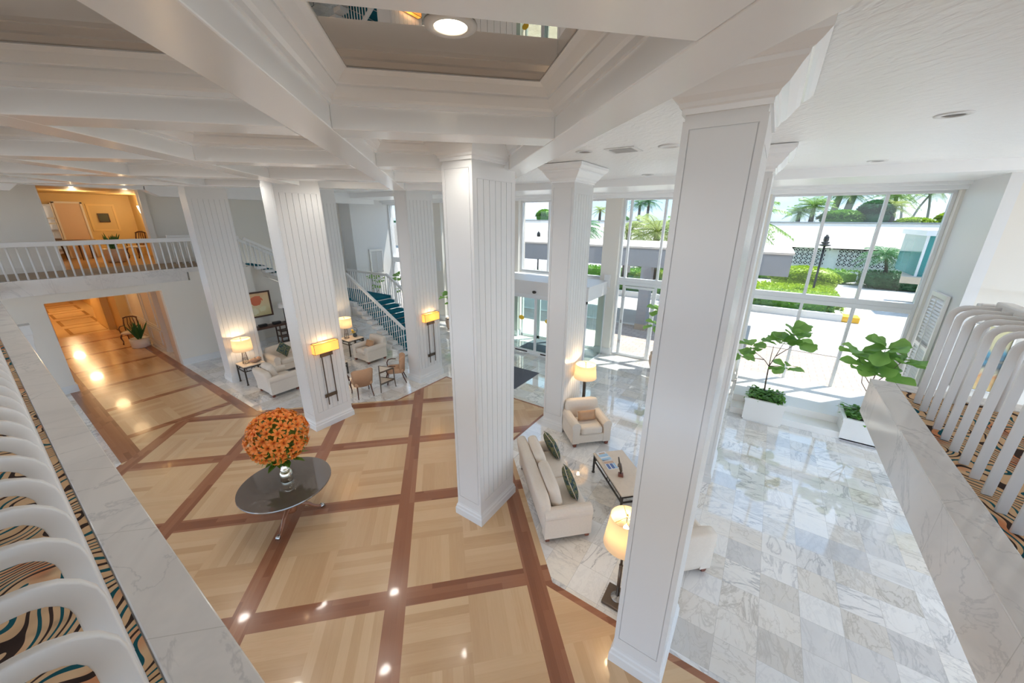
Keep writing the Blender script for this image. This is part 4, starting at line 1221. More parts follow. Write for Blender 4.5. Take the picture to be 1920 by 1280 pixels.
# wall sconces on the columns: local -Y points out from the column face
def sconce(label, loc, rotz):
    t = thing('wall_sconce', label, 'sconce', loc, rotz, 'amber box sconces on the columns')
    b = MB()
    for s in (-0.11, 0.11): b.bar((s,-0.05,0.58), (s,-0.05,1.98), 0.022, 0.014)
    b.build('rod', M['bronze'], t)
    for z, h, xo in ((1.83, 0.09, 0.02), (0.78, 0.085, -0.02)):
        b = MB(); b.box(-0.155+xo,-0.045,z,0.155+xo,-0.025,z+h); b.box(-0.05,-0.03,z+0.02,0.05,0.0,z+h-0.02); b.build('bracket', M['bronze'], t)
    b = MB(); x, y0, y1, z0, z1 = 0.30, -0.145, -0.01, 1.96, 2.20
    b.loft([[(-x,y0,z),(x,y0,z),(x,y1,z),(-x,y1,z)] for z in (z0,z1)], 0, True, True, False)
    b.loft([[(-x+.004,y0+.004,z),(-x+.004,y1-.004,z),(x-.004,y1-.004,z),(x-.004,y0+.004,z)] for z in (z0+.004,z1)], 0, True, False, False)
    b.build('lamp_shade', M['shadey'], t)
    b = MB()
    for z in (z0, z1):
        for p, q in (((-x,y0),(x,y0)),((x,y0),(x,y1)),((x,y1),(-x,y1)),((-x,y1),(-x,y0))): b.bar((*p,z),(*q,z),0.008,0.008)
    for p in ((-x,y0),(x,y0)): b.bar((*p,z0),(*p,z1),0.007,0.007)
    b.build('shade_frame', M['bronze'], t)
    m = Matrix.Translation(loc) @ Matrix.Rotation(rotz, 4, 'Z')
    lamp_point('sconce_light', m @ Vector((0,-0.075,2.10)), 3.2, (1, 0.74, 0.40), 0.03)
    return t
sconce('amber box sconce on the column behind the orange lilies', (4.36, 8.428, 0), 0)
sconce('amber box sconce on the column beside the tan chairs', (7.80, 8.448, 0), 0)
sconce('amber box sconce peeking out from behind the middle column', (4.36, 3.762, 0), PI)

# ------------------------------------------------------------------ small decor
t = thing('magazine', 'magazine with a white and blue cover at the table corner', 'magazine', (*uv2(5.86, 3.02), 0.455), R(48), 'magazines on the coffee table')
def mag(loc, rz, label, cols):
    t = thing('magazine', label, 'magazine', loc, rz, 'magazines on the coffee table')
    b = MB(); b.box(-0.105,-0.14,0,0.105,0.14,0.008); b.build('pages', M['planter'], t)
    b = MB(); b.box(-0.106,-0.141,0.008,0.106,0.141,0.0095); b.build('cover', cols[0], t)
    for k, (x0,y0,x1,y1,c) in enumerate(cols[1]):
        b = MB(); b.box(x0,y0,0.0095,x1,y1,0.0102); b.build('cover_picture', c, t)
bpy.data.objects.remove(t)
mb = mat('magazine_blue', (0.10,0.16,0.36), 0.3); mw = mat('magazine_white', (0.72,0.72,0.74), 0.3); ml = mat('magazine_sky', (0.36,0.55,0.72), 0.3); mo = mat('magazine_sand', (0.55,0.36,0.24), 0.3)
mag((*uv2(5.87, 3.02), 0.455), R(-38), 'magazine with a pale sky cover at the table corner', (mw, [(-0.1,-0.02,0.1,0.06,ml),(-0.06,0.07,0.07,0.11,mo),(-0.1,-0.12,0.1,-0.06,ml)]))
mag((*uv2(5.60, 3.03), 0.455), R(-44), 'magazine with blue and white stripes on its cover', (mw, [(-0.085,-0.13,-0.03,0.02,mb),(-0.01,-0.13,0.05,0.02,mb),(0.06,-0.13,0.1,0.03,ml),(-0.1,0.03,0.1,0.10,mo)]))
t = thing('sculpture', 'twisted bronze bird sculpture on a small red wood block', 'sculpture', (*uv2(5.26, 3.08), 0.455), R(20))
b = MB(); b.box(-0.045,-0.045,0,0.045,0.045,0.05); b.build('plinth', M['footwood'], t, bevel=0.004)
b = MB()
b.tube([(0,0,0.05),(0.0,0.01,0.12),(-0.03,0.02,0.18),(-0.04,0.03,0.25),(0,0.05,0.30),(0.08,0.06,0.33),(0.14,0.06,0.30),(0.18,0.06,0.27)], [0.010,0.018,0.026,0.018,0.014,0.012,0.010,0.004], 8)
b.tube([(0.0,0.01,0.11),(0.04,0.02,0.17),(0.05,0.03,0.23),(0.10,0.04,0.20),(0.13,0.05,0.15),(0.10,0.05,0.12),(0.06,0.04,0.15),(0.03,0.03,0.21),(-0.02,0.03,0.27),(0.0,0.05,0.34)], [0.016,0.016,0.012,0.010,0.010,0.010,0.010,0.010,0.010,0.004], 8)
b.tube([(-0.01,0,0.10),(-0.06,0.0,0.15),(-0.06,0.01,0.23),(-0.01,0.02,0.28)], [0.008,0.02,0.016,0.006], 8)
b.build('figure', M['bronze'], t, smooth=True)
shm = mat('shell_brown', (0.36, 0.22, 0.15), 0.35, var=0.35, vscale=25)
for (x, y, s, lab) in ((4.42, 12.90, 1.0, 'brown conch shell on the side table, closer to the lamp'), (4.57, 12.98, 0.85, 'smaller brown conch shell at the edge of the side table')):
    b = MB()
    b.lathe([(0.012,-0.16),(0.03,-0.12),(0.06,-0.06),(0.085,0.0),(0.075,0.05),(0.05,0.075),(0.055,0.085),(0.03,0.11),(0.032,0.115),(0.008,0.14)], 16)
    for k in range(7):
        a = 2*PI*k/7; b.tube([(0.07*math.cos(a),0.07*math.sin(a),0.03),(0.11*math.cos(a),0.11*math.sin(a),0.045)], [0.014,0.003], 6)
    o = b.build('conch_shell', shm, None, smooth=True); o.location = (x, y, 0.62+0.072*s); o.rotation_euler = (R(84), 0, R(60 if s == 1.0 else 120)); o.scale = (s, s, s)
    tag(o, lab, 'shell', 'conch shells on the side table')
t = thing('vase', 'small dark glass vase with yellow orchids on the side table', 'vase', (7.86, 12.72, 0.62))
b = MB(); b.lathe([(0.05,0.0),(0.075,0.02),(0.085,0.07),(0.06,0.12),(0.045,0.14)], 20); b.tube([(0.05,0,0.12),(0.11,0,0.20),(0.12,0,0.28),(0.06,0,0.34),(0.0,0,0.36)], 0.008, 6); b.build('body', mat('smoked_glass', (0.05,0.06,0.06), 0.1), t, smooth=True)
b = MB()
for k in range(26):
    a = random.uniform(0, 2*PI); r_ = random.uniform(0, 0.10)
    b.superbox((-0.07+r_*math.cos(a), r_*math.sin(a), 0.20+random.uniform(-0.05,0.09)), (0.05,0.05,0.03), 2, 2)
b.tube([(0,0,0.12),(-0.06,0,0.2)], 0.005, 6)
b.build('blossom', mat('yellow_orchid', (0.62,0.42,0.06), 0.6, var=0.4, vscale=20), t, smooth=True)
# vase and lilies
t = thing('vase', 'silver mercury-glass vase holding the orange lilies', 'vase', (2.17, 6.10, 0.759))
b = MB(); b.lathe([(0.088,0.0),(0.094,0.008),(0.094,0.15),(0.08,0.17),(0.062,0.185)], 32); b.build('body', M['silver'], t, smooth=True)
b = MB(); b.lathe([(0.062,0.185),(0.070,0.195),(0.070,0.22),(0.056,0.23),(0.054,0.34),(0.07,0.40),(0.066,0.40),(0.05,0.34)], 32, cap=False); b.build('neck', M['silver'], t, smooth=True)
t = thing('lily_bouquet', 'large ball of orange lilies in the silver vase', 'flowers', (2.17, 6.10, 1.60))
def lily_mb(seed):
    rnd = random.Random(seed); b = MB()
    for k in range(6):
        a = 2*PI*k/6 + rnd.uniform(-.1,.1); L = rnd.uniform(0.085, 0.10); w = 0.024
        rings = []
        for q in range(5):
            f = q/4
            r_ = 0.010+L*f*(0.95); z = 0.055*math.sin(f*PI*0.62)+0.01-0.03*f*f
            ww = w*(0.35+1.9*f*(1-f)*1.3) if q < 4 else 0.003
            c, s = math.cos(a), math.sin(a)
            rings.append(((r_*c-ww*s, r_*s+ww*c, z+0.006), (r_*c, r_*s, z), (r_*c+ww*s, r_*s-ww*c, z+0.006)))
        ids = [[b.pt(p) for p in rr] for rr in rings]
        for q in range(4):
            b.face((ids[q][0], ids[q][1], ids[q+1][1], ids[q+1][0])); b.face((ids[q][1], ids[q][2], ids[q+1][2], ids[q+1][1]))
    for k in range(5):
        a = 2*PI*k/5; b.tube([(0,0,0.005),(0.018*math.cos(a),0.018*math.sin(a),0.055)], [0.003,0.004], 5, 1)
    return b
protos = [lily_mb(s).build('lily', [M['lily'], M['stamen']], t, smooth=True) for s in (1, 2, 3)]
rb = 0.405
N = 100; ga = PI*(3-math.sqrt(5)); i_ = 0
for k in range(N):
    zz = 1-1.70*(k+0.5)/N; rr = math.sqrt(max(0, 1-zz*zz)); th = ga*k
    d = Vector((rr*math.cos(th), rr*math.sin(th), zz)); d += Vector((random.uniform(-.08,.08), random.uniform(-.08,.08), random.uniform(-.08,.08))); d.normalize()
    o = protos[k] if k < 3 else protos[k % 3].copy()
    if k >= 3: COL.objects.link(o); o.parent = t
    o.location = d*(rb*random.uniform(0.88, 1.02))
    o.rotation_mode = 'QUATERNION'
    q = (d+Vector((random.uniform(-.25,.25), random.uniform(-.25,.25), random.uniform(-.2,.2)))).to_track_quat('Z', 'Y')
    o.rotation_quaternion = q
    s = random.uniform(0.9, 1.12); o.scale = (s, s, s)
b = MB()
def leafquad(b, p, d, L, w, m=0, droop=0.25):
    p = Vector(p); d = Vector(d).normalized()
    s = d.cross(Vector((0.13, 0.21, 1)))
    if s.length < 1e-3: s = Vector((1,0,0))
    s.normalize(); n = s.cross(d)
    rows = []
    for f, ww in ((0, 0.15), (0.35, 0.9), (0.7, 0.8), (1, 0.05)):
        c = p + d*(L*f) - Vector((0,0,1))*(droop*L*f*f)
        rows.append((b.pt(c-s*(w/2*ww)+n*0.12*w*ww), b.pt(c), b.pt(c+s*(w/2*ww)+n*0.12*w*ww)))
    for q in range(3):
        b.face((rows[q][0], rows[q][1], rows[q+1][1], rows[q+1][0]), m); b.face((rows[q][1], rows[q][2], rows[q+1][2], rows[q+1][1]), m)
for k in range(520):
    d = Vector((random.gauss(0,1), random.gauss(0,1), random.gauss(0,1)+0.1)).normalized()
    leafquad(b, d*random.uniform(0.24,0.34), d+Vector((random.uniform(-.5,.5),random.uniform(-.5,.5),random.uniform(-.3,.3))), random.uniform(0.10,0.17), 0.03)
for k in range(26):
    a = random.uniform(0, 2*PI); leafquad(b, (0.06*math.cos(a),0.06*math.sin(a),-0.42), (math.cos(a),math.sin(a),0.15), random.uniform(0.18,0.34), 0.13, 0, 0.2)
b.superbox((0,0,0.0), (0.54,0.54,0.54), 2, 6)
b.tube([(0,0,-0.47),(0,0,-0.2)], 0.045, 8)
b.build('foliage', M['lilyc'], t)

# ------------------------------------------------------------------ indoor plants
def bigleaf(b, p, d, L, W, nrm=None):
    p = Vector(p); d = Vector(d).normalized()
    s = d.cross(nrm if nrm else Vector((0,0,1)))
    if s.length < 1e-3: s = Vector((1,0,0))
    s.normalize(); n = s.cross(d)
    wid = (0.06, 0.46, 0.58, 0.84, 1.0, 0.92, 0.42)
    rows = []
    for k, ww in enumerate(wid):
        f = k/(len(wid)-1)
        c = p + d*(L*(0.10+0.90*f)) - Vector((0,0,1))*(0.14*L*f*f)
        wv = 0.05*W*math.sin(f*9)
        rows.append([b.pt(c+s*(W/2*ww*q)+n*(0.16*W*ww*abs(q)+(wv if abs(q) == 1 else 0))) for q in (-1,-0.5,0,0.5,1)])
    for k in range(len(rows)-1):
        for q in range(4): b.face((rows[k][q], rows[k][q+1], rows[k+1][q+1], rows[k+1][q]))
def fig_plant(t, trunk, branches, clusters, seed, L=0.36):
    rnd = random.Random(seed)
    b = MB(); b.tube(trunk, [0.020-0.008*k/(len(trunk)-1) for k in range(len(trunk))], 8)
    for br in branches: b.tube(br, [0.011-0.006*k/(len(br)-1) for k in range(len(br))], 6)
    b.build('trunk', M['bark'], t, smooth=True)
    b = MB()
    for (c, n, sc) in clusters:
        a0 = rnd.uniform(0, 6)
        for k in range(n):
            a = a0 + k*2.4; el = rnd.uniform(-0.30, 0.60)
            d = Vector((math.cos(a), math.sin(a), el))
            bigleaf(b, Vector(c)+Vector((0,0,rnd.uniform(-0.12,0.05))), d, L*sc*rnd.uniform(0.8,1.12), L*sc*rnd.uniform(0.66,0.82), Vector((rnd.uniform(-.5,.1), rnd.uniform(-.3,.3), 1)))
    b.build('foliage', M['fig'], t, smooth=True)
def under(b, c, rx, ry, n, h, L, rnd):
    for k in range(n):
        x = c[0]+rnd.uniform(-rx,rx); y = c[1]+rnd.uniform(-ry,ry); z = c[2]+rnd.uniform(0,h)
        a = rnd.uniform(0,2*PI); leafquad(b, (x,y,z), (math.cos(a),math.sin(a),rnd.uniform(-0.1,0.7)), L*rnd.uniform(0.7,1.2), L*0.6)
def planter(label, plab, loc, w, d, h, seed):
    t = thing('planter', label, 'planter', loc, 0, 'white square planters')
    b = MB(); b.rectrings(-w/2,-d/2,w/2,d/2,[(-0.03,0.0),(-0.03,0.05),(0.0,0.055),(0.0,h-0.07),(0.02,h-0.065),(0.02,h),(-0.05,h),(-0.05,h-0.06)])
    b.build('box', M['planter'], t)
    b = MB(); b.box(-w/2+0.05,-d/2+0.05,h-0.08,w/2-0.05,d/2-0.05,h-0.045); b.build('soil', M['soil'], t)
    return t
planter('white planter with the tall branching fig, left of the window step', '', (10.98, -0.60, 0), 0.86, 0.84, 0.63, 3)
planter('white planter at the tip of the right mezzanine', '', (11.20, -2.62, 0), 0.86, 0.90, 0.58, 4)
t = thing('fig_tree', 'tall fiddle-leaf fig with three leaf clusters in the left white planter', 'plant', (11.15, -0.56, 0.60))
T0 = Vector((11.15, -0.56, 0.60))
def rel(*ps): return [tuple(Vector(p)-T0) for p in ps]
fig_plant(t, rel((11.15,-0.56,0.58),(11.17,-0.54,0.95),(11.2,-0.53,1.28),(11.22,-0.53,1.42)),
    [rel((11.22,-0.53,1.36),(11.25,-0.62,1.65),(11.28,-0.70,1.95),(11.3,-0.80,2.25)), rel((11.22,-0.53,1.36),(11.2,-0.40,1.52),(11.2,-0.2,1.66),(11.2,-0.05,1.80)), rel((11.2,-0.4,1.52),(11.1,-0.1,1.55),(11.1,0.12,1.5)),
     rel((11.22,-0.53,1.42),(11.2,-0.52,1.7),(11.2,-0.53,1.95)), rel((11.22,-0.53,1.36),(11.2,-0.72,1.42),(11.2,-0.85,1.40)), rel((11.25,-0.62,1.65),(11.3,-0.85,1.9),(11.3,-1.0,2.1)),
     rel((11.2,-0.2,1.66),(11.2,0.05,1.66),(11.15,0.14,1.72))],
    [(rel((11.3,-0.82,2.30))[0],9,1.2),(rel((11.3,-1.0,2.12))[0],7,1.2),(rel((11.2,-0.62,2.05))[0],8,1.1),(rel((11.2,-0.06,1.82))[0],6,0.95),(rel((11.12,0.13,1.62))[0],6,1.0),(rel((11.2,-0.88,1.40))[0],6,1.0)], 5, 0.42)
rnd = random.Random(9); b = MB(); under(b, (0,0,0), 0.40, 0.38, 420, 0.13, 0.11, rnd)
o = b.build('ground_cover', M['ground_leaf'], None); o.location = (10.98,-0.60,0.575); tag(o, 'bushy green ground cover at the foot of the tall fig', 'plant')
t = thing('fig_tree', 'broad fiddle-leaf fig rising behind the tip of the right mezzanine', 'plant', (11.45, -2.62, 0.55)); T0 = Vector((11.45,-2.62,0.55))
fig_plant(t, rel((11.45,-2.62,0.53),(11.46,-2.6,0.95),(11.5,-2.58,1.3)),
    [rel((11.5,-2.58,1.25),(11.5,-2.4,1.5),(11.5,-2.2,1.95)), rel((11.5,-2.58,1.25),(11.52,-2.62,1.8),(11.5,-2.62,2.2)), rel((11.5,-2.58,1.25),(11.5,-2.8,1.6),(11.5,-2.95,1.95)), rel((11.46,-2.6,1.0),(11.45,-2.4,1.3),(11.4,-2.35,1.6))],
    [(rel((11.5,-2.2,2.02))[0],7,0.95),(rel((11.5,-2.62,2.22))[0],8,1.05),(rel((11.5,-2.95,1.98))[0],7,1.0),(rel((11.5,-2.55,1.75))[0],7,1.0),(rel((11.4,-2.35,1.65))[0],5,0.9),(rel((11.55,-2.8,1.6))[0],6,1.0)], 11, 0.50)
rnd = random.Random(19); b = MB(); under(b, (0,0,0), 0.38, 0.40, 300, 0.13, 0.13, rnd)
o = b.build('ground_cover', M['ground_leaf'], None); o.location = (11.20,-2.62,0.525); tag(o, 'dark green ground cover in the planter under the mezzanine tip', 'plant')
# potted fig by the side door
t = thing('plant_pot', 'round pale terracotta pot by the glass side door', 'pot', (12.62, 2.44, 0))
b = MB(); b.lathe([(0.22,0.0),(0.27,0.06),(0.345,0.30),(0.36,0.46),(0.33,0.62),(0.335,0.66),(0.31,0.66),(0.30,0.60)], 32); b.build('pot', M['terra'], t, smooth=True)
b = MB(); b.lathe([(0.302,0.58),(0.302,0.60)], 24); b.build('soil', M['soil'], t)
t = thing('fig_tree', 'young single-stem fig in the round terracotta pot', 'plant', (12.62, 2.44, 0.60)); T0 = Vector((12.62,2.44,0.60))
fig_plant(t, rel((12.62,2.44,0.58),(12.6,2.44,1.0),(12.6,2.42,1.4),(12.6,2.46,1.7),(12.6,2.62,2.1)), [rel((12.6,2.42,1.35),(12.6,2.6,1.5),(12.55,2.75,1.6)), rel((12.6,2.46,1.7),(12.6,2.4,1.85),(12.6,2.33,1.9))],
    [(rel((12.6,2.66,2.12))[0],8,1.1),(rel((12.55,2.75,1.62))[0],6,0.9),(rel((12.6,2.36,1.88))[0],5,0.8),(rel((12.6,2.50,1.45))[0],5,1.0)], 21, 0.40)
# figs beyond the stairs and by the window
for (x, y, h, lab, sd) in ((11.6, 16.3, 2.25, 'fig tree standing beyond the staircase railing, left of two', 31), (11.75, 14.5, 2.35, 'large-leaved fig tree beside the window behind the staircase', 32), (12.45, 11.95, 1.65, 'fig tree in a pot showing left of the middle column', 33)):
    tp = thing('plant_pot', {31: 'pot of the fig beyond the staircase railing', 32: 'pot of the fig beside the window behind the stairs', 33: 'pot of the fig left of the middle column'}[sd], 'pot', (x, y, 0))
    b = MB(); b.lathe([(0.20,0.0),(0.25,0.06),(0.30,0.3),(0.29,0.45),(0.30,0.48),(0.27,0.48),(0.26,0.42)], 28); b.build('pot', M['terra'], tp, smooth=True)
    b = MB(); b.lathe([(0.262,0.40),(0.262,0.42)], 20); b.build('soil', M['soil'], tp)
    t = thing('fig_tree', lab, 'plant', (x, y, 0.42)); H = h-0.42
    fig_plant(t, [(0,0,0),(0.02,0.01,H*0.5),(0,0.03,H)], [[(0.02,0.01,H*0.5),(0.1,-0.2,H*0.7),(0.1,-0.3,H*0.85)],[(0.02,0.01,H*0.6),(0,0.2,H*0.8),(0,0.35,H*0.9)]],
        [((0,0.03,H),8,1.0),((0.1,-0.3,H*0.86),7,0.95),((0,0.35,H*0.9),7,0.95),((0,0.0,H*0.68),6,0.95)], sd, 0.36 if sd != 31 else 0.28)

# ------------------------------------------------------------------ window step, mats
b = MB(); b.box(10.80, -3.40, 0, 11.30, 0.12, 0.18); b.box(11.30, -3.40, 0, 13.42, 0.12, 0.36)
for z0_, z1_, xx in ((0.0,0.0,0),): pass
o = struct('window_step', b, M['planter'], 'two-level white marble step below the planter window', bevel=0.01)
b = MB(); b.box(0,0,0,1.5,1.9,0.012); o = b.build('door_mat', M['matgrey'], None, bevel=0.004, loc=(8.62,5.74,0.0)); tag(o, 'grey entrance mat on the marble in front of the vestibule', 'mat')
b = MB(); b.box(0,0,0,1.35,1.9,0.012); o = b.build('door_mat', M['matgrey'], None, bevel=0.004, loc=(12.0,5.9,0.0)); tag(o, 'grey mat inside the glass vestibule', 'mat')

# ------------------------------------------------------------------ corridor things
t = thing('side_chair', 'carved mahogany side chair in the lower corridor', 'chair', (3.18, 21.3, 0.004), R(150))
def carved_chair(t):
    b = MB(); b.superbox((0,0,0.45), (0.52,0.48,0.09), (6,6,3), 5); b.build('seat', M['fabric'], t, smooth=True)
    b = MB()
    for s in (-1, 1): b.tube([(s*0.21,-0.21,0.45),(s*0.22,-0.26,0.8),(s*0.2,-0.30,1.02)], 0.022, 8)
    b.tube([(-0.22,-0.30,1.0),(-0.1,-0.31,1.05),(0.1,-0.31,1.05),(0.22,-0.30,1.0)], 0.03, 8)
    for x in (-0.08,0,0.08): b.tube([(x*0.8,-0.23,0.5),(x*1.4,-0.27,0.75),(x,-0.30,1.02)], 0.014, 6)
    b.build('backrest', M['mahog'], t, smooth=True)
    for s in (-1, 1):
        b = MB(); b.tube([(s*0.22,0.2,0.42),(s*0.25,0.23,0.3),(s*0.22,0.21,0.12),(s*0.235,0.24,0.0)], [0.035,0.03,0.017,0.026], 8); b.build('leg', M['mahog'], t, smooth=True)
        b = MB(); b.tube([(s*0.2,-0.2,0.42),(s*0.2,-0.24,0.0)], [0.025,0.018], 8); b.build('leg', M['mahog'], t, smooth=True)
        b = MB(); b.tube([(s*0.22,-0.26,0.7),(s*0.27,0,0.72),(s*0.26,0.14,0.66),(s*0.24,0.16,0.45)], 0.018, 8); b.build('arm', M['mahog'], t, smooth=True)
carved_chair(t)
t = thing('planter', 'white round planter in the lower corridor', 'planter', (3.22, 20.35, 0.004))
b = MB(); b.lathe([(0.26,0.0),(0.29,0.02),(0.30,0.36),(0.27,0.36),(0.26,0.32)], 28); b.build('pot', M['planter'], t, smooth=True)
def spiky(lab, loc, n, L, w, sd):
    rnd = random.Random(sd); b = MB()
    for k in range(n):
        a = rnd.uniform(0,2*PI); tl = rnd.uniform(0.05,0.5)
        leafquad(b, (0.06*math.cos(a),0.06*math.sin(a),0), (tl*math.cos(a),tl*math.sin(a),1), L*rnd.uniform(0.7,1.1), w, 0, 0.05)
    o = b.build('snake_plant', M['hedge_d'], None); o.location = loc; tag(o, lab, 'plant')
spiky('dark spiky plant in the white corridor planter', (3.22,20.35,0.33), 26, 0.75, 0.09, 3)
# uplight pedestal in front of the pier
t = thing('pedestal', 'tall white tapered pedestal beside the corridor opening', 'pedestal', (0.40, 15.4, 0))
b = MB(); b.loft([[(i*r, j*r, z) for i, j in ((-1,-1),(1,-1),(1,1),(-1,1))] for r, z in ((0.17,0.0),(0.17,0.14),(0.15,0.16),(0.10,1.8),(0.14,2.1),(0.15,2.12))]); b.build('shaft', M['white'], t, bevel=0.008)
b = MB(); b.box(-0.15,-0.15,2.12,0.15,0.15,2.34); b.box(-0.16,-0.16,2.34,0.16,0.16,2.37); b.build('cap', M['white'], t, bevel=0.006)
# upper hallway
t = thing('side_chair', 'carved mahogany chair in the upper gold hallway', 'chair', (4.30, 22.0, 3.35), R(120)); carved_chair(t)
t = thing('planter', 'cream round planter behind the far balcony railing', 'planter', (3.35, 20.6, 3.35))
b = MB(); b.lathe([(0.22,0.0),(0.27,0.03),(0.30,0.30),(0.33,0.50),(0.29,0.50),(0.28,0.45)], 28); b.build('pot', M['stonetop'], t, smooth=True)
spiky('spiky plant in the cream planter of the upper hallway', (3.35,20.6,3.82), 22, 0.62, 0.07, 4)
t = thing('wall_sconce', 'lit fan sconce in the upper gold hallway', 'sconce', (4.86, 22.4, 5.25))
b = MB(); b.T = Matrix.Rotation(R(90), 4, 'Z'); b.loft([[(r*math.cos(PI*k/8), r*0.6*math.sin(PI*k/8), z) for k in range(9)] for r, z in ((0.05,-0.2),(0.12,0.0),(0.18,0.18))], 0, False); b.build('lamp_shade', mat('hall_sconce_glass', (1,0.85,0.6), 0.5, emis=(1,0.75,0.4), estr=4), t)
lamp_point('hall_sconce_light', (4.55, 22.4, 5.45), 11, (1, 0.76, 0.46))
lamp_point('hall_light', (2.9, 21.2, 5.6), 15, (1, 0.76, 0.46))
painting('painting', 'small dark square picture on the gold hallway wall', (3.93, 23.97, 4.95), 0, 0.34, 0.36, mat('dark_green_print', (0.06,0.07,0.04), 0.5), M['darkwood'], 0.03)
# glass partition at the left of the hallway
t = thing('hall_mirror', 'tall mirrored panels beside the gold hallway door', 'mirror', (2.10, 23.9, 3.35))
b = MB(); b.box(-0.35,-0.02,0.2,0.45,0.02,2.1); b.build('glass', mat('peach_mirror', (0.85,0.68,0.52), 0.05, 1.0), t)
b = MB()
for x in (-0.35, 0.05, 0.45): b.box(x-0.02,-0.04,0.0,x+0.02,0.04,2.15)
for z in (1.55, 1.35): b.box(-0.35,-0.04,z,0.45,0.0,z+0.05)
b.build('frame', M['white'], t)
t = thing('door_2', 'pale hallway door', 'door', (3.05, 23.95, 3.35)); t['kind'] = 'structure'
b = MB(); b.box(-0.40,-0.03,0,0.30,0.03,2.15); b.build('leaf', M['peach'], t)
b = MB(); b.box(-0.46,-0.06,0,-0.40,0.03,2.2); b.box(0.30,-0.06,0,0.36,0.03,2.2); b.box(-0.46,-0.06,2.15,0.36,0.03,2.22); b.build('frame', M['plate'], t)
t = thing('hall_table', 'dark half-round table in the upper hallway', 'table', (2.75, 22.9, 3.35))
b = MB(); b.lathe([(0.55,0.72),(0.56,0.76)], 24); b.build('top', M['darkwood'], t)
for a in (30, 150, 270): b = MB(); b.tube([(0.45*math.cos(R(a)),0.45*math.sin(R(a)),0.72),(0.40*math.cos(R(a)),0.40*math.sin(R(a)),0.0)], [0.03,0.018], 8); b.build('leg', M['darkwood'], t)
# corridor lamps
for k, (x, y, p) in enumerate(((2.2, 18.3, 14), (2.3, 21.5, 38), (2.3, 26.5, 90), (2.4, 31.5, 110))): lamp_point('corridor_light', (x, y, 2.55), p*0.34, (1, 0.70, 0.38), 0.22)
# ------------------------------------------------------------------ outdoors
b = MB(); b.box(13.75, -30, -0.14, 18.35, 45, -0.03); struct('ground', b, M['paver'], 'brick paver walk outside the windows')
b = MB(); b.box(18.35, -40, -0.14, 75, 60, -0.04); struct('road', b, M['drive'], 'pale driveway beyond the pavers')
b = MB(); b.box(18.1, -30, -0.04, 18.35, 45, 0.0); struct('kerb', b, M['curb'], 'pale kerb line along the pavers')
t = thing('entrance_canopy', 'flat grey entrance canopy with a white top outside the doors', 'canopy', (17.45, 4.5, 0)); t['kind'] = 'structure'
b = MB(); b.box(0, -5.25, 2.95, 5.0, 12.5, 3.76); b.build('fascia', M['canopy'], t)
b = MB(); b.box(-0.04, -5.29, 3.76, 5.04, 12.54, 3.84); b.build('top', M['stucco'], t)
for y in (-0.22, 8.0):
    b = MB(); b.box(0.02, y, 0.25, 0.55, y+0.45, 2.95); b.build('post', M['canopy'], t)
    b = MB(); b.box(0.0, y-0.02, -0.03, 0.57, y+0.47, 0.25); b.build('post_base', M['capstone'], t)
def hedge(name, label, x0, x1, y0, y1, z0, z1, m, n, L=0.16, group=None, seed=1, round_=False):
    rnd = random.Random(seed); b = MB()
    cx, cy, cz = (x0+x1)/2, (y0+y1)/2, (z0+z1)/2
    b.superbox((cx,cy,cz), ((x1-x0)*0.97,(y1-y0)*0.985,(z1-z0)*(1.08 if round_ else 1.0)), 2.6 if round_ else 9, 6)
    sx, sy, sz = (x1-x0)/2, (y1-y0)/2, (z1-z0)/2
    for k in range(n):
        if round_:
            d = Vector((rnd.gauss(0,1), rnd.gauss(0,1), abs(rnd.gauss(0,1)))).normalized()
            p = (cx+d.x*sx, cy+d.y*sy, cz+d.z*sz)
        else:
            q = rnd.random()
            if q < 0.5: p = (rnd.uniform(x0,x1), rnd.uniform(y0,y1), z1-rnd.uniform(0,0.06)); d = Vector((rnd.uniform(-.6,.6), rnd.uniform(-.6,.6), 1))
            elif q < 0.9: p = (x0+rnd.uniform(0,0.06), rnd.uniform(y0,y1), rnd.uniform(z0,z1)); d = Vector((-1, rnd.uniform(-.8,.8), rnd.uniform(-.2,.9)))
            else:
                s = rnd.choice((0,1)); p = (rnd.uniform(x0,x1), (y0,y1)[s], rnd.uniform(z0,z1)); d = Vector((rnd.uniform(-.8,.8), -1 if s == 0 else 1, rnd.uniform(-.2,.9)))
        d = d + Vector((rnd.uniform(-.5,.5), rnd.uniform(-.5,.5), rnd.uniform(-.3,.5)))
        leafquad(b, p, d, L*rnd.uniform(0.7,1.3), L*0.6)
    o = b.build(name, m, None); return tag(o, label, 'hedge' if name == 'hedge' else 'bush', group)
b = MB(); b.box(25.1, -3.75, -0.04, 25.4, 24, 0.33); b.box(25.4, -3.75, -0.04, 30.5, -3.5, 0.30)
struct('kerb_island', b, M['curb'], 'white kerb of the planted island')
b = MB(); b.box(25.1, -4.45, -0.04, 25.9, -3.75, 0.26); o = b.build('kerb_end', mat('yellow_kerb_paint', (0.80,0.45,0.04), 0.7), None, bevel=0.03); o['kind'] = 'structure'; o['label'] = 'yellow painted end of the white kerb'
hedge('hedge', 'long dark green hedge along the white kerb', 25.5, 26.6, -3.3, 22, 0.0, 0.95, M['hedge'], 5200, 0.17, None, 2)
hedge('hedge', 'low yellow-green hedge bed around the lamp post', 26.7, 32.5, -3.9, 0.6, 0.0, 0.72, M['hedge_y'], 3600, 0.20, None, 3)
hedge('shrub', 'big clipped yellow-green bush behind the lamp post', 33.0, 35.4, -4.4, -0.4, 0.0, 1.75, M['hedge_y'], 2600, 0.22, None, 4, True)
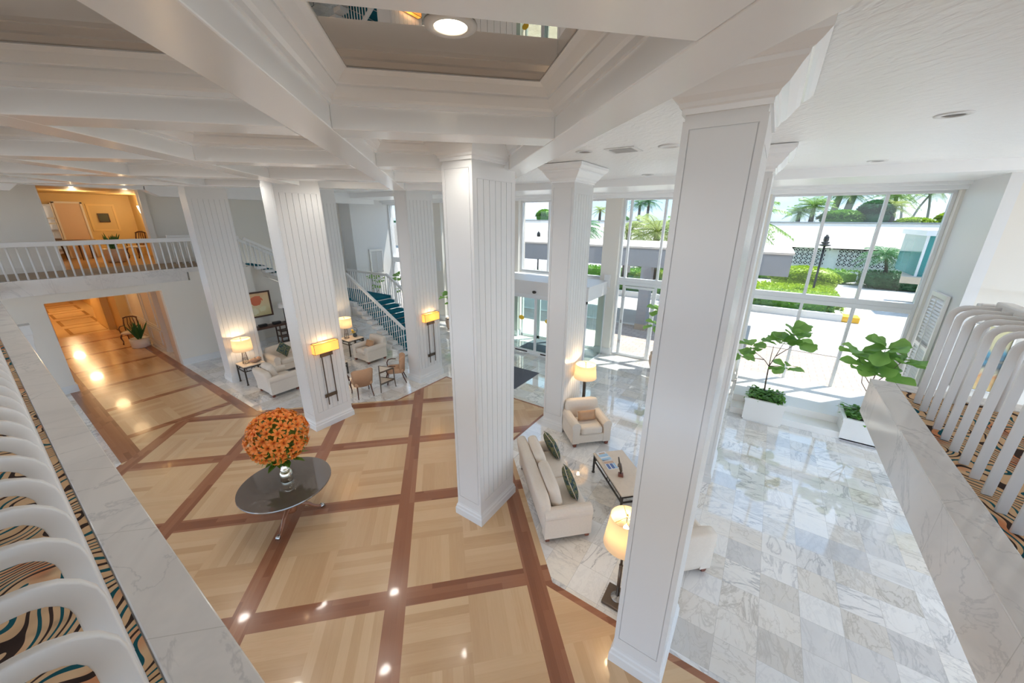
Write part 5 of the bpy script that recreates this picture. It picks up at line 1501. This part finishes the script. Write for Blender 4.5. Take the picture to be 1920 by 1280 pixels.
hedge('hedge', 'mid-green hedge left of the big bush, under the canopy edge', 30.0, 32.0, 1.0, 14.0, 0.0, 1.05, M['hedge'], 3000, 0.18, None, 5)
hedge('hedge', 'dark green hedge under the breeze-block wall, left part', 40.6, 42.0, -6.4, 12.0, 0.0, 1.0, M['hedge'], 2600, 0.2, None, 6)
hedge('hedge', 'dark sloping green bank below the two small palms', 39.2, 42.0, -16.0, -6.6, 0.0, 1.10, M['hedge_d'], 2600, 0.2, None, 7)
hedge('shrub', 'yellow croton bush under the canopy by the post', 28.0, 30.0, 5.2, 8.2, 0.0, 1.35, M['hedge_y'], 900, 0.2, None, 8, True)
# lamp posts
def lamp_post(label, x, y, h, sc=1.0):
    t = thing('lamp_post', label, 'street lamp', (x, y, 0), 0, 'black street lamps'); t.scale = (sc, sc, 1)
    b = MB(); b.lathe([(0.16,0.0),(0.16,0.25),(0.11,0.35),(0.08,0.6),(0.065,0.65),(0.055,h-0.72)], 16); b.build('post', M['black'], t, smooth=True)
    b = MB(); b.lathe([(0.06,h-0.72),(0.30,h-0.66),(0.30,h-0.62),(0.12,h-0.58),(0.22,h-0.50),(0.22,h-0.46),(0.10,h-0.42),(0.14,h-0.36),(0.13,h-0.14),(0.07,h-0.08),(0.05,h)], 20); b.build('lantern', M['black'], t, smooth=True)
    b = MB(); b.tube([(0,0,h-0.85),(0.0,-0.3,h-0.80),(0.0,-0.32,h-0.95)], 0.025, 6); b.build('bracket', M['black'], t, smooth=True)
lamp_post('black street lamp rising from the yellow-green hedge', 31.0, -2.80, 4.15)
lamp_post('black street lamp seen above the canopy in the vestibule window', 26.6, 15.55, 4.05)
# far wall with breeze blocks
b = MB(); b.box(44.0, -26, 0, 44.3, 45, 2.75); struct('wall_far', b, M['bwall'], 'pale grey wall behind the breeze-block screens')
b = MB()
i = [b.pt(p) for p in ((43.4,-26,2.66),(43.4,45,2.66),(45.0,45,4.78),(45.0,-26,4.78),(45.4,-26,4.78),(45.4,45,4.78),(45.4,45,2.66),(45.4,-26,2.66))]
for q in ((0,3,2,1),(3,4,5,2),(4,7,6,5),(0,1,6,7),(0,7,4,3),(1,2,5,6)): b.face([i[k] for k in q])
struct('wall_far_upper', b, M['stucco'], 'cream sloping parapet above the breeze-block wall')
b = MB(); b.box(44.9, -26, 4.78, 45.5, 45, 4.86); struct('trim_7', b, M['canopy'], 'grey cap along the cream parapet')
def screen(y0, y1, label):
    t = thing('breeze_block_screen', label, 'screen', (43.9, y0, 1.10)); t['kind'] = 'structure'
    s = 0.375; n = int((y1-y0)/s)
    b = MB(); b.box(0.06, 0, 0, 0.09, n*s, 4*s); b.build('shade_backing', M['bdark'], t)  # dark sheet stands in for the shade within the block openings
    b = MB()
    for r in range(5): b.box(-0.04, 0, r*s-0.025, 0.06, n*s, r*s+0.025)
    for k in range(n+1): b.box(-0.04, k*s-0.025, 0, 0.06, k*s+0.025, 4*s)
    for r in range(4):
        for k in range(n):
            b.bar((0.0,k*s,r*s),(0.0,k*s+s,r*s+s),0.06,0.05); b.bar((0.0,k*s+s,r*s),(0.0,k*s,r*s+s),0.06,0.05)
            b.box(-0.035, k*s+s*0.40, r*s+s*0.40, 0.05, k*s+s*0.60, r*s+s*0.60)
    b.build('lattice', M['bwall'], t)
screen(-4.2, 3.6, 'breeze-block screen left of the lamp post'); screen(-14.8, -5.0, 'breeze-block screen behind the two small palms')
b = MB()
for y0, y1 in ((-1.9, 2.4), (-13.0, -4.6)):
    b.tube([(43.7,y0,2.60),(43.7,y1,2.60)], 0.045, 6)
    for k in range(5): b.tube([(43.7,y0+(y1-y0)*k/4,2.60),(43.95,y0+(y1-y0)*k/4,2.66)], 0.03, 6)
struct('trim_8', b, M['black'], 'dark pipe rail along the top of the breeze-block screens')
# palms
def palm(label, loc, h, rf, nf, m, lean=(0,0), rt=0.16, droop=1.0, seed=0, group='palms beyond the far wall', trunkmat=None, lw=0.034, up=1.15):
    rnd = random.Random(seed)
    t = thing('palm_tree', label, 'palm tree', loc, rnd.uniform(0,6), group)
    ca, sa = math.cos(-t.rotation_euler.z), math.sin(-t.rotation_euler.z)
    lx, ly = lean[0]*ca-lean[1]*sa, lean[0]*sa+lean[1]*ca
    pts = [(lx*f*f, ly*f*f, h*f) for f in (0, .25, .5, .75, 1)]
    b = MB(); b.tube(pts, [rt*1.25, rt*1.05, rt*0.95, rt*0.9, rt*0.8], 10); b.build('trunk', trunkmat or M['bark'], t, smooth=True)
    b = MB(); top = Vector(pts[-1])
    for k in range(nf):
        a = k*2.39996+rnd.uniform(-.2,.2); el = up*(1-1.25*(k/nf))+rnd.uniform(-.12,.12); L = rf*rnd.uniform(0.85,1.1)
        dirh = Vector((math.cos(a), math.sin(a), 0)); side = Vector((-math.sin(a), math.cos(a), 0))
        P = []
        for q in range(9):
            f = q/8
            P.append(top + dirh*(L*f*math.cos(el*0.8)) + Vector((0,0,1))*(L*(math.sin(el)*f - droop*0.55*f*f)))
        b.tube(P, [0.03*(1-0.85*q/8)*rf/1.8 for q in range(9)], 4, cap=False)
        for q in range(1, 8):
            for hh in (0.0, 0.5):
                c = P[q].lerp(P[q+1], hh); f = (q+hh)/8; ll = rf*0.34*math.sin(PI*min(1,0.18+f*0.80))
                tdir = (P[q+1]-P[q]).normalized()
                for s in (-1, 1):
                    d = (side*s*0.85+tdir*0.65+Vector((0,0,-0.35))).normalized()
                    e = c+d*ll; w = tdir*lw*rf*0.6
                    i0, i1, i2 = b.pt(c-w*0.5), b.pt(c+w*0.5), b.pt(e)
                    mid = c.lerp(e, 0.5)+Vector((0,0,0.04*rf))
                    i3, i4 = b.pt(mid-w*0.7), b.pt(mid+w*0.7)
                    b.face((i0,i1,i4,i3)); b.face((i3,i4,i2))
    b.build('fronds', m, t)
    return t
tk = mat('pale_palm_trunk', (0.42, 0.36, 0.31), 0.9, var=0.25, vscale=14)
palm('small dark palm with a curved trunk in front of the breeze blocks, left of two', (40.6,-7.8,1.05), 1.40, 1.9, 26, M['palm_d'], (0,0.35), 0.11, 1.1, 1, 'small palms before the breeze-block wall')
palm('small dark palm leaning right of its twin beside the teal glass box', (40.6,-9.55,1.05), 1.45, 1.9, 24, M['palm_d'], (0,-0.9), 0.11, 1.1, 2, 'small palms before the breeze-block wall')
palm('bushy date palm behind the canopy, largest in the side-door window', (28.0,6.75,0), 4.15, 2.5, 30, M['palm_y'], (0,0), 0.26, 0.85, 11, 'palms behind the entrance canopy')
palm('green date palm behind the canopy, right of the largest one', (28.6,4.75,0), 4.2, 2.3, 28, M['palm'], (0,0.1), 0.24, 0.85, 12, 'palms behind the entrance canopy')
palm('date palm behind the canopy at the left edge of the side-door window', (28.5,8.9,0), 4.2, 2.1, 26, M['palm_y'], (0,0), 0.24, 1.0, 13, 'palms behind the entrance canopy')
palm('green palm behind the canopy showing right of the armchair column', (26.5,11.9,0), 4.3, 2.1, 34, M['palm_d'], (0,0), 0.22, 1.2, 14, 'palms behind the entrance canopy')
palm('palm reaching in from the left of the planter window', (27.0,2.0,0), 4.9, 3.0, 34, M['palm'], (0,-0.1), 0.22, 1.15, 15, 'palms behind the entrance canopy')
b = MB(); b.box(45.5, -40, 4.2, 75, 60, 4.55); struct('ground_terrace', b, M['hedge_d'], 'planted terrace above the cream parapet')
palm('fan-shaped green palm above the parapet, left pane of the planter window', (47.5,-2.75,4.55), 1.7, 2.0, 34, M['palm'], (0,0), 0.2, 0.9, 21)
palm('lower green palm beside the fan-shaped one above the parapet', (47.8,-1.75,4.55), 1.15, 1.6, 26, M['palm'], (0,0), 0.18, 0.9, 22)
palm('thick pale palm trunk above the parapet, left of the pair', (50.0,-4.45,4.55), 3.0, 1.9, 26, M['palm'], (0,-0.3), 0.30, 1.0, 23, trunkmat=tk)
palm('thick pale palm trunk above the parapet, right of the pair', (50.0,-5.45,4.55), 2.9, 1.9, 26, M['palm_d'], (0,-0.3), 0.33, 1.0, 24, trunkmat=tk)
palm('yellowing palm above the parapet, left edge of the right pane', (48.0,-8.4,4.55), 1.55, 1.7, 30, M['palm_y'], (0,0.1), 0.20, 1.0, 25)
palm('green palm over the yellowing one above the parapet', (50.0,-8.9,4.55), 2.6, 2.0, 30, M['palm'], (0,0.2), 0.18, 1.0, 26)
for k, (y, ln, h, lab) in enumerate(((-11.2, 0.9, 3.6, 'first slim coconut palm from the left above the parapet'), (-12.0, -1.1, 3.5, 'second slim coconut palm from the left above the parapet'), (-13.2, 0.6, 3.7, 'third slim coconut palm from the left above the parapet'), (-14.6, -0.6, 3.9, 'fourth slim coconut palm, close to the right window edge'), (-15.8, -0.8, 4.0, 'fifth slim coconut palm, hard against the right window edge'))):
    palm(lab, (59.0, y, 4.55), h, 1.9, 20, M['palm'], (0, ln), 0.10, 1.1, 30+k, trunkmat=tk)
palm('tall palm high above the canopy in the side-door window, left of two', (47.0,13.7,4.55), 2.2, 1.6, 24, M['palm_d'], (0,0), 0.16, 1.1, 41)
palm('tall palm high above the canopy in the side-door window, right of two', (47.0,12.7,4.55), 2.4, 1.6, 24, M['palm_d'], (0,0), 0.16, 1.1, 42)
palm('small palm above the parapet in the vestibule window', (48.0,25.2,4.55), 1.3, 1.2, 22, M['palm_y'], (0,0), 0.16, 1.0, 43)
palm('palm above the parapet at the right of the vestibule window', (46.5,18.4,4.55), 1.5, 1.3, 24, M['palm_y'], (0,0), 0.16, 1.0, 44)
palm('palm seen in the narrow gap left of the middle column', (47.0,45.8,4.55), 2.4, 2.2, 26, M['palm'], (0,0), 0.2, 1.0, 45)
hedge('shrub', 'dark green bush above the parapet at the foot of the thick palm trunks', 46.0, 48.0, -6.6, -3.3, 4.5, 5.75, M['hedge'], 1500, 0.30, None, 51, True)
hedge('shrub', 'darker tall bush above the parapet at the middle mullion', 46.4, 48.6, -8.3, -6.0, 4.5, 6.55, M['hedge_d'], 1500, 0.30, None, 52, True)
hedge('shrub', 'low lime-yellow bush on the parapet in the right pane', 46.0, 47.6, -11.0, -8.6, 4.5, 5.15, M['hedge_y'], 900, 0.22, None, 53, True)
hedge('shrub', 'yellow bush on the parapet at the right window edge', 46.5, 48.5, -14.4, -11.2, 4.5, 5.75, M['hedge_y'], 1300, 0.25, None, 54, True)
hedge('shrub', 'round green tree above the parapet in the vestibule window', 47.0, 49.5, 26.1, 28.4, 4.5, 6.15, M['hedge'], 1300, 0.25, None, 55, True)
hedge('shrub', 'small green bush above the parapet right of the armchair column', 47.0, 49.0, 15.3, 17.2, 4.5, 5.35, M['hedge'], 700, 0.22, None, 56, True)
hedge('shrub', 'green bush above the parapet in the gap left of the middle column', 47.0, 49.5, 43.8, 46.5, 4.5, 5.8, M['hedge'], 900, 0.25, None, 57, True)
# teal glass box of the neighbouring building
t = thing('glass_bay', 'teal glass bay on a buff ledge at the right window edge', 'building', (30.0, -6.30, 0))
b = MB(); b.prism([(-0.4,-0.07),(1.2,-0.40),(5.0,-1.2),(5.0,-6.0),(-1.6,-6.0)], 1.66, 2.02); b.build('ledge', M['capstone'], t)
b = MB(); b.box(0.14,-5.9,2.02,4.6,-0.70,4.22); b.build('glass', M['teglass'], t)
b = MB(); b.box(-0.07,-6.0,4.22,4.8,-0.57,4.50)
for y in (-0.68,-3.0): b.box(0.06, y-0.10, 2.02, 0.16, y, 4.22)
b.build('frame', M['frame'], t)
b = MB(); b.box(0.8,-5.9,-0.04,4.4,-2.0,1.66); b.build('base', M['stucco'], t)
# small sign by the drive
t = thing('sign', 'small white sign on a post beyond the canopy post', 'sign', (20.5, 6.3, -0.03))
b = MB(); b.box(-0.02,-0.16,2.25,0.02,0.16,2.62); b.build('plate', M['white'], t)
b = MB(); b.tube([(0.03,0,0),(0.03,0,2.3)], 0.02, 6); b.build('post', M['steel'], t)
# ------------------------------------------------------------------ ceiling fixtures and their light
def downlight(loc, label, lit, r=0.12, group='recessed ceiling downlights', power=0, up_=0.0):
    t = thing('downlight', label, 'ceiling light', loc, 0, group)
    b = MB(); b.lathe([(r*0.78,-0.002),(r*0.80,-0.014),(r*1.22,-0.010),(r*1.25,-0.001)], 32, cap=False); b.build('trim_ring', M['white'], t, smooth=True)
    b = MB(); b.lathe([(0.0,-0.003),(r*0.79,-0.003)], 32, cap=False); b.build('lens', M['canlit'] if lit else M['candark'], t)
    if power: lamp_spot('downlight_beam', (loc[0], loc[1], loc[2]-0.03), power)
for (x, y, lab) in ((6.20,-1.32,'unlit ceiling downlight nearest the camera over the right marble floor'), (10.02,-1.34,'unlit ceiling downlight above the planter window'), (6.22,2.81,'unlit ceiling downlight beside the air vent'), (10.09,2.83,'unlit ceiling downlight between the armchair column and the window'), (10.05,6.9,'unlit ceiling downlight in front of the vestibule')):
    downlight((x, y, ZC), lab, False, power=LP)
t = thing('ceiling_speaker', 'round white ceiling speaker right of the air vent', 'speaker', (6.43, 1.53, ZC))
b = MB(); b.lathe([(0.0,-0.006),(0.10,-0.008),(0.105,-0.02),(0.16,-0.015),(0.165,-0.001)], 32, cap=False); b.build('grille', M['white'], t, smooth=True)
t = thing('ceiling_vent', 'white air vent with dark slots in the textured ceiling', 'vent', (6.40, 2.22, ZC), 0)
b = MB(); b.box(-0.24,-0.24,-0.012,0.24,-0.18,-0.001); b.box(-0.24,0.18,-0.012,0.24,0.24,-0.001); b.box(-0.24,-0.18,-0.012,-0.18,0.18,-0.001); b.box(0.18,-0.18,-0.012,0.24,0.18,-0.001); b.build('frame', M['white'], t)
b = MB(); b.box(-0.18,-0.18,-0.004,0.18,0.18,-0.001); b.build('slot_shade', M['bdark'], t)  # near-black plate painted in as the shade behind the slots
b = MB()
for k in range(6):
    x = -0.15+0.06*k; b.box(x-0.008,-0.18,-0.02,x+0.008,0.18,-0.006)
b.build('blade', M['white'], t)
labs = {}
for i, (u0, v0, u1, v1) in enumerate(COFF):
    u, v = (u0+u1)/2, (v0+v1)/2; x, y = uv2(u, v)
    if (0.6 < x < 5.2 and -1 < y < 16) or (-3 < x < -0.6 and 8 < y < 16):
        near = (abs(u-2.45) < 0.3 and abs(v-0.12) < 0.3)
        lab = 'lit downlight in the mirrored coffer straight overhead' if near else 'lit downlight in a mirrored ceiling coffer over the wood floor'
        downlight((x, y, 5.992), lab, True, 0.115, 'lit coffer downlights', CP)
